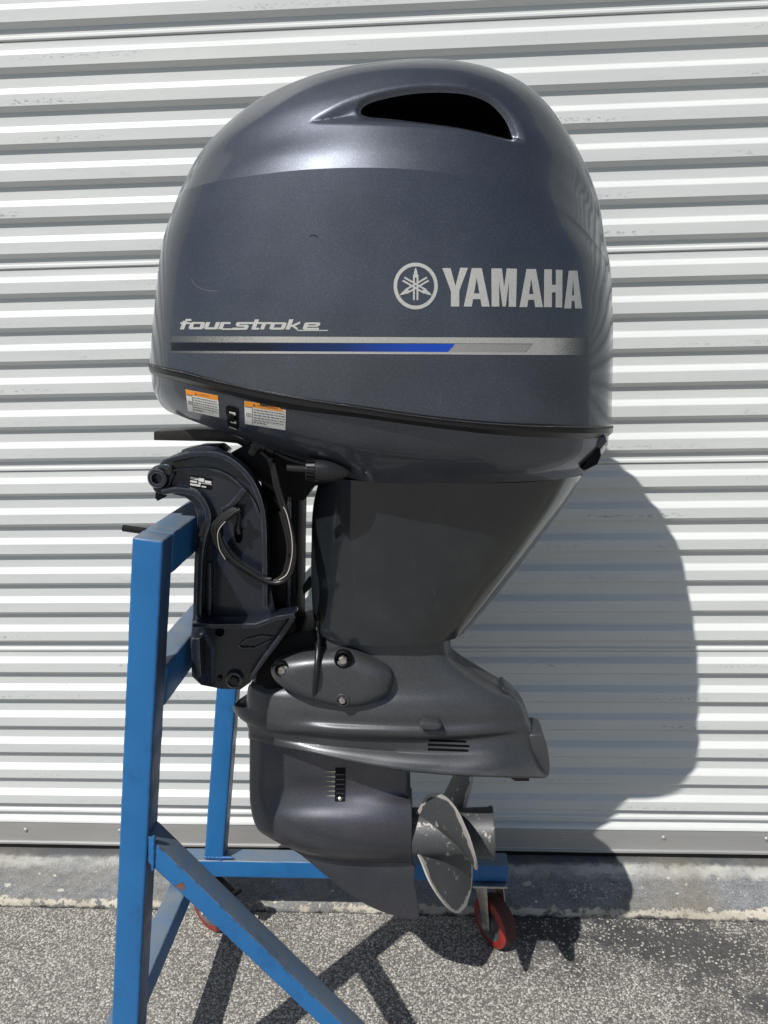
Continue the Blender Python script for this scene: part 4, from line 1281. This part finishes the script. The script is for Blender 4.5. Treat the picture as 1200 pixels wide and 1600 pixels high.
    def blade(th0):
        NR, NA = 22, 26
        Rt = 0.172
        pitch = 0.40
        verts, wear = [], []
        for i in range(NR + 1):
            u = i / NR
            r = pr_ - 0.004 + (Rt - pr_ + 0.004) * u
            half = 0.0
            # half width along the blade: broad, round tipped
            cw = 0.087 * math.sqrt(max(0.0, 1 - (max(0, (u - 0.42)) / 0.58) ** 2.3)) * (0.74 + 0.26 * sstep(0, 0.5, u))
            half = cw / math.sqrt(r * r + (pitch / (2 * math.pi)) ** 2)
            skew = 0.10 * u * u
            row = []
            for j in range(NA + 1):
                s = -1 + 2 * j / NA
                ph = s * half - skew
                # right hand screw seen from astern
                ang = th0 + ph
                x = 0.062 + 0.045 * u - pitch / (2 * math.pi) * ph
                row.append((Vector((x, -r * math.cos(ang), r * math.sin(ang))), max(abs(s), u)))
            verts.append(row)
        bm = bmesh.new()
        lay = bm.verts.layers.float.new('wear')
        V = []
        for row in verts:
            rr = []
            for p, w in row:
                v = bm.verts.new(ca + p); v[lay] = 0.30 * sstep(0.84, 1.0, w)
                rr.append(v)
            V.append(rr)
        for a, b in zip(V, V[1:]):
            for k in range(NA):
                bm.faces.new((a[k], a[k + 1], b[k + 1], b[k]))
        bmesh.ops.remove_doubles(bm, verts=bm.verts, dist=1e-5)
        bmesh.ops.recalc_face_normals(bm, faces=bm.faces)
        bmesh.ops.solidify(bm, geom=bm.faces[:], thickness=0.004)
        return from_bm('blade', bm, M['prop'], prop, angle=40)
    for k in range(3):
        blade(math.radians(PROP_ANG) + k * 2 * math.pi / 3)
    # ---------------- mount pod
    def pod(name, px, Y, h, mat, parent, rings=7, depth=0.05):
        n = len(px)
        cx, cy = sum(p[0] for p in px) / n, sum(p[1] for p in px) / n
        bm = bmesh.new()
        R_ = []
        sch = [(1.0, -depth), (1.0, 0.0)] + [(1 - (1 - math.cos(k / rings * math.pi / 2)) * 0.42, h * math.sin(k / rings * math.pi / 2)) for k in range(1, rings + 1)]
        for sc_, hh in sch:
            sc_ = max(sc_, 0.02)
            R_.append([bm.verts.new(P(cx + (x - cx) * sc_, cy + (y - cy) * sc_, Y) + Vector((0, -hh, 0))) for x, y in px])
        for a, b in zip(R_, R_[1:]):
            for k in range(n):
                bm.faces.new((a[k], a[(k + 1) % n], b[(k + 1) % n], b[k]))
        bm.faces.new(R_[-1])
        return from_bm(name, bm, mat, parent, angle=40)
    mp = smooth_poly([(424,1040),(440,1028),(470,1021),(500,1018),(545,1017),(578,1028),(605,1042),(614,1054),(614,1068),(607,1083),(578,1097),(545,1102),(510,1096),(470,1085),(438,1068),(426,1055)], 3)
    mount = pod('mount_cover', mp, YC - 0.082, 0.03, M['lower'], t, depth=0.06)
    bm_ = pod('mount_cover', smooth_poly([(424,1040),(440,1028),(470,1021),(500,1018),(545,1017),(578,1028),(605,1042),(614,1054),(614,1068),(607,1083),(578,1097),(545,1102),(510,1096),(470,1085),(438,1068),(426,1055)], 3), YC - 0.082, 0.03, M['lower'], t, depth=0.06)
    m2 = bm_.data.copy()
    bm_.data = m2
    for v in m2.vertices: v.co.y = -v.co.y
    m2.flip_normals()
    for (x, y, rr) in ((536, 1031, 0.0085), (535, 1094, 0.0065), (441, 1047, 0.0075)):
        c = P(x, y, YC - 0.112)
        if x == 535: c = P(x, y, YC - 0.113)
        if x == 441: c = P(x, y, YC - 0.106)
        bm = bmesh.new()
        add_lathe(bm, c + Vector((0, 0.012, 0)), (0, -1, 0), [(0, rr * 2.0), (0.012, rr * 2.0), (0.0135, rr * 1.85), (0.0135, rr * 1.65), (0.006, rr * 1.5), (0.006, 0)], 24)
        from_bm('bolt_recess', bm, M['black'] if x != 535 else M['lower'], mount, angle=30)
        hexnut('mount_bolt', c + Vector((0, 0.004, 0)), (0, 1, 0), rr, 0.009, M['steel'], mount, washer=False)
    # dark inner block behind the pod
    prism('lower_mount', [(402,1030),(430,1000),(470,985),(505,990),(505,1090),(470,1090),(420,1080),(398,1066)], YC - 0.06, YC + 0.06, M['black'], t, 0.006)
    # ---------------- transom bracket assembly
    YB = 1.286
    plate = [(240,737),(254,718),(284,706),(320,702),(352,708),(382,728),(404,757),(417,795),(420,840),(420,905),(430,955),(455,960),(460,970),(440,1000),(410,1040),(390,1068),(376,1078),(345,1077),(314,1071),(299,1057),(297,1000),(301,960),(303,880),(305,846),(307,826),(308,806),(301,786),(288,777),(268,772),(250,775),(240,766),(235,750)]
    def clamp(Y0, Y1, nm):
        return prism(nm, plate, Y0, Y1, M['bracket'], t, 0.003)
    br = clamp(YB, YB + 0.016, 'clamp_bracket')
    strip('flange', smooth_poly([(256,722),(290,712),(322,709),(350,714),(378,734),(398,762),(410,800),(413,850),(414,950)], 4, False), 8, YB - 0.028, YB + 0.002, M['bracket'], br, 0.0025)
    strip('rib', smooth_poly([(259,737),(290,733),(322,732),(350,740),(372,756),(394,780),(406,808)], 4, False), 3.2, YB - 0.010, YB + 0.002, M['bracket'], br, 0.001)
    strip('flange', smooth_poly([(252,770),(275,766),(300,770),(314,780),(323,797),(325,815),(318,840),(313,870),(311,920),(310,966)], 4, False), 9, YB - 0.022, YB + 0.002, M['bracket'], br, 0.0025)
    strip('rib', [(346,799),(362,789),(382,764)], 9, YB - 0.018, YB + 0.002, M['bracket'], br, 0.0025)
    strip('flange', [(300,977),(340,979),(400,978),(432,966),(460,962)], 7, YB - 0.04, YB + 0.002, M['bracket'], br, 0.0025)
    strip('flange', [(458,964),(436,996),(408,1034),(390,1062)], 5, YB - 0.018, YB + 0.002, M['bracket'], br, 0.002)
    strip('rib', [(327,880),(327,962)], 4.5, YB - 0.012, YB + 0.002, M['bracket'], br, 0.0015)
    strip('flange', [(305,998),(306,1030),(308,1058)], 14, YB - 0.02, YB + 0.002, M['bracket'], br, 0.003)
    strip('rib', [(372,1010),(384,1000),(408,994),(428,996),(417,1004),(398,1013),(378,1013),(372,1010)], 1.8, YB - 0.0045, YB + 0.001, M['bracket'], br, 0.0006)
    strip('scraped_edge', [(321,815),(316,826),(313,838)], 6, YB - 0.0232, YB - 0.0225, M['dark_steel'], br, 0)
    # slotted hole: solid black insert, the opening's shade put into its colour
    bm = bmesh.new()
    sl = smooth_poly([(365,822),(373,817),(377,824),(379,838),(376,848),(369,847),(366,836)], 3)
    add_prism(bm, [P(x, y, YB - 0.0015) for x, y in sl], 0.003)
    from_bm('dark_slot_insert', bm, M['void'], br)
    c = P(343, 988, YB - 0.001)
    lathe('dark_hole_disc', c, (0, -1, 0), [(-0.002, 0.0085), (0.0015, 0.0085), (0.0015, 0.0065), (0, 0.006), (0, 0)], M['void'], br, 20)  # closed black disc, the hole's shade put into its colour
    c = P(367, 1061, YB)
    lathe('bolt_boss', c, (0, -1, 0), [(-0.002, 0.0165), (0.007, 0.0165), (0.0085, 0.015), (0.0085, 0.0125), (0.004, 0.012), (0.004, 0)], M['bracket'], br, 28)
    hexnut('bracket_bolt', P(367, 1061, YB - 0.004), (0, 1, 0), 0.0085, 0.009, M['dark_steel'], br, washer=False)
    hexnut('bracket_bolt', P(343, 1060, YB), (0, 1, 0), 0.005, 0.006, M['dark_steel'], br, washer=False)
    # tilt tube end with its nut
    c = P(249, 746, YB - 0.004)
    lathe('tilt_tube', c, (0, -1, 0), [(-0.2, 0.011), (-0.004, 0.0205), (0.004, 0.0205), (0.006, 0.019), (0.010, 0.0185), (0.0125, 0.0165), (0.0125, 0.0105), (-0.03, 0.0102)], M['bracket'], br, 32)
    lathe('tilt_tube_bore', P(249, 746, YB - 0.002), (0, -1, 0), [(0, 0.0104), (0.0005, 0)], M['void'], br, 24)
    prism('nut_lock', smooth_poly([(233,742),(240,729),(258,726),(268,730),(272,740),(268,750),(262,765),(250,772),(240,766)], 3), YB - 0.0075, YB + 0.001, M['bracket'], br, 0.002)
    hexnut('lock_bolt', P(265, 736, YB - 0.0075), (0, 1, 0), 0.007, 0.006, M['dark_steel'], br, washer=False)
    prism('clamp_tab', [(243,768),(257,771),(256,778),(246,783),(242,778)], YB - 0.004, YB + 0.012, M['black'], br, 0.001)
    # data plate
    def flat(name, polys, Y, mat, parent):
        bm = bmesh.new()
        for poly in polys:
            bm.faces.new([bm.verts.new(P(x, y, Y)) for x, y in poly])
        bm.normal_update()
        for f in bm.faces:
            if f.normal.y > 0: f.normal_flip()
        return from_bm(name, bm, mat, parent, smooth=False, recalc=False)
    flat('data_plate', [[(296,742),(332,748),(331,766),(295,760)]], YB - 0.0006, M['black'], br)
    pl = [[(297,744.5),(309,746.5),(309,750.5),(297,748.5)], [(310,746.5),(319,748),(319,753.5),(310,752)], [(320,750.5),(330,752),(330,756),(320,754.5)], [(297,750),(308,752),(308,755),(297,753)],
          [(310,753.5),(314,754),(314,757),(310,756.5)], [(315,754.5),(331,757),(331,757.8),(315,755.4)], [(297,755),(313,757.6),(313,760.6),(297,758)], [(315,759),(322,760),(322,762),(315,761)]]
    flat('plate_print', pl, YB - 0.0010, M['label_white'], br)
    # far bracket
    clamp(2 * YC - YB - 0.016, 2 * YC - YB, 'clamp_bracket')
    # swivel bracket column and steering head
    prism('swivel_bracket', [(400,720),(440,715),(465,745),(465,800),(464,860),(463,990),(440,1000),(420,985),(417,860),(412,790)], YB + 0.035, 2 * YC - YB - 0.035, M['black'], t, 0.008)
    strip('column_rib', [(452,760),(452,860),(450,975)], 6, YB + 0.024, YB + 0.037, M['bracket'], t, 0.002)
    prism('tilt_cylinder', [(425,800),(448,800),(448,945),(425,945)], YB + 0.018, YB + 0.034, M['black'], t, 0.006)
    prism('steering_head', [(352,712),(392,690),(440,697),(500,712),(552,734),(556,752),(500,758),(485,763),(475,785),(430,772),(402,752)], YB + 0.012, 2 * YC - YB - 0.012, M['black'], t, 0.008)
    prism('pin_tab', [(472,918),(482,903),(488,912),(485,920),(474,930)], YB + 0.06, YB + 0.08, M['black'], t, 0.002)
    prism('rear_tab', [(772,921),(776,931),(762,931)], YC - 0.01, YC + 0.01, M['black'], t, 0.001)
    # steering arm bar
    bar = prism('steering_arm', [(240,674),(300,671),(345,672),(378,679),(410,700),(432,720),(418,728),(392,705),(370,693),(340,690),(240,688)], YC - 0.03, YC + 0.03, M['dark_steel'], t, 0.002)
    # upper lugs on top of the bracket
    prism('bracket_lug', [(280,712),(283,703),(300,700),(312,697),(340,697),(352,706),(348,716),(300,718)], YB + 0.0165, YB + 0.07, M['bracket'], t, 0.004)
    # harness grip: ribbed nut with a pointed boot
    a, b = P(448, 731, 1.205), P(550, 738, 1.215)
    d = (b - a).normalized(); L_ = (b - a).length
    lathe('harness_grip', a, d, [(0, 0), (0, 0.0055), (L_ * 0.28, 0.0058), (L_ * 0.30, 0.0145), (L_ * 0.42, 0.0165), (L_ * 0.44, 0.0185), (L_ * 0.58, 0.0195), (L_ * 0.72, 0.018), (L_ * 0.88, 0.0115), (L_ * 0.97, 0.005), (L_, 0.0)], M['grip'], t, 28)
    bm = bmesh.new()
    for k in range(14):
        an = 2 * math.pi * k / 14
        u = d.orthogonal().normalized(); w = d.cross(u)
        r = u * math.cos(an) + w * math.sin(an)
        add_beam(bm, a + d * L_ * 0.30 + r * 0.0158, a + d * L_ * 0.43 + r * 0.0175, 0.0042, 0.004, up=r)
    from_bm('grip_ribs', bm, M['rubber'], t, smooth=False)
    # cables
    Yk = YB - 0.03
    def cable(px, r, mat=M['cable'], name='cable', Yf=lambda i: 0.0):
        pts = spl3([P(x, y, Yk + Yf(i)) for i, (x, y) in enumerate(px)], 8)
        return tube(name, pts, r, mat, t, 10)
    loop = [(408,706),(423,722),(431,760),(443,800),(453,840),(455,870),(447,898),(432,909),(412,907),(388,893),(362,876),(350,862),(340,843),(337,825),(346,812),(360,801),(371,795)]
    cable(loop, 0.0046)
    cable([(x + 5, y + 1) for x, y in loop[1:]], 0.0042, Yf=lambda i: -0.004)
    cable([(x - 5, y - 1) for x, y in loop[3:]], 0.0034, Yf=lambda i: 0.001)
    cable([(443,792),(449,806),(456,840),(456,870),(449,896),(436,906)], 0.0008, M['cable_line'], 'cable_stripe', Yf=lambda i: -0.0085)
    cable([(352,874),(343,858),(340,838),(343,826),(352,815)], 0.0006, M['cable_line'], 'cable_stripe', Yf=lambda i: -0.0085)
    cable([(376,882),(392,893),(410,903),(424,905)], 0.004, Yf=lambda i: -0.003)
    cable([(371,795),(374,806),(372,822),(374,834)], 0.0042, Yf=lambda i: 0.01)
    for x, y in ((456, 868), (359, 873)):
        lathe('cable_tie', P(x, y - 3, Yk), (P(x, y + 3, Yk) - P(x, y - 3, Yk)), [(0, 0.0075), (0.004, 0.0075)], M['black'], t, 14)
    # rubber boots at the head of the cable
    for a_, b_, r0, r1 in (((393,710), (404,692), 0.0075, 0.0095), ((404,692), (428,706), 0.0085, 0.006), ((422,714), (425,728), 0.0075, 0.0065)):
        p0, p1 = P(*a_, Yk), P(*b_, Yk)
        lathe('rubber_boot', p0, p1 - p0, [(0, 0), (0, r0 * 0.9), (0.002, r0), ((p1 - p0).length * 0.5, r0), ((p1 - p0).length * 0.55, r1), ((p1 - p0).length, r1), ((p1 - p0).length, 0)], M['rubber'], t, 16)
    cable([(428,706),(450,716),(480,724),(520,728)], 0.005, Yf=lambda i: 0.01)
    cable([(425,700),(445,706),(470,716),(500,722)], 0.004, Yf=lambda i: 0.02)
    # speedometer hose along the front of the apron
    pts = spl3([P(x, y, Y) for x, y, Y in ((512,930,1.345),(500,952,1.335),(495,985,1.325),(497,1010,1.287),(495,1040,1.264),(493,1065,1.262),(491,1088,1.275))], 8)
    tube('hose', pts, 0.0052, M['cable'], t, 12)
    lathe('hose_clip', P(497, 968, 1.33), (0, 0, 1), [(0, 0.0075), (0.012, 0.0075)], M['black'], t, 12)
    return t
PROP_ANG = 40
build_motor()

# a scrap of white plastic curls on the asphalt
def build_scrap():
    c = ORG + ray(578, 1476) * (-CAM_H / ray(578, 1476).z)
    bm = bmesh.new()
    for dx in (-0.006, 0.005):
        pts = []
        for i in range(15):
            u = i / 14
            pts.append(c + Vector((dx + 0.003 * math.sin(u * 5), 0.016 * (u - 0.5), 0.0025 + 0.004 * math.sin(u * math.pi))))
        add_tube(bm, pts, 0.0018, 8)
    o = from_bm('plastic_scrap', bm, M['label_white'], None)
    o['label'] = 'two tiny white plastic curls lying in the stand shadow on the asphalt'
    o['category'] = 'litter'
build_scrap()
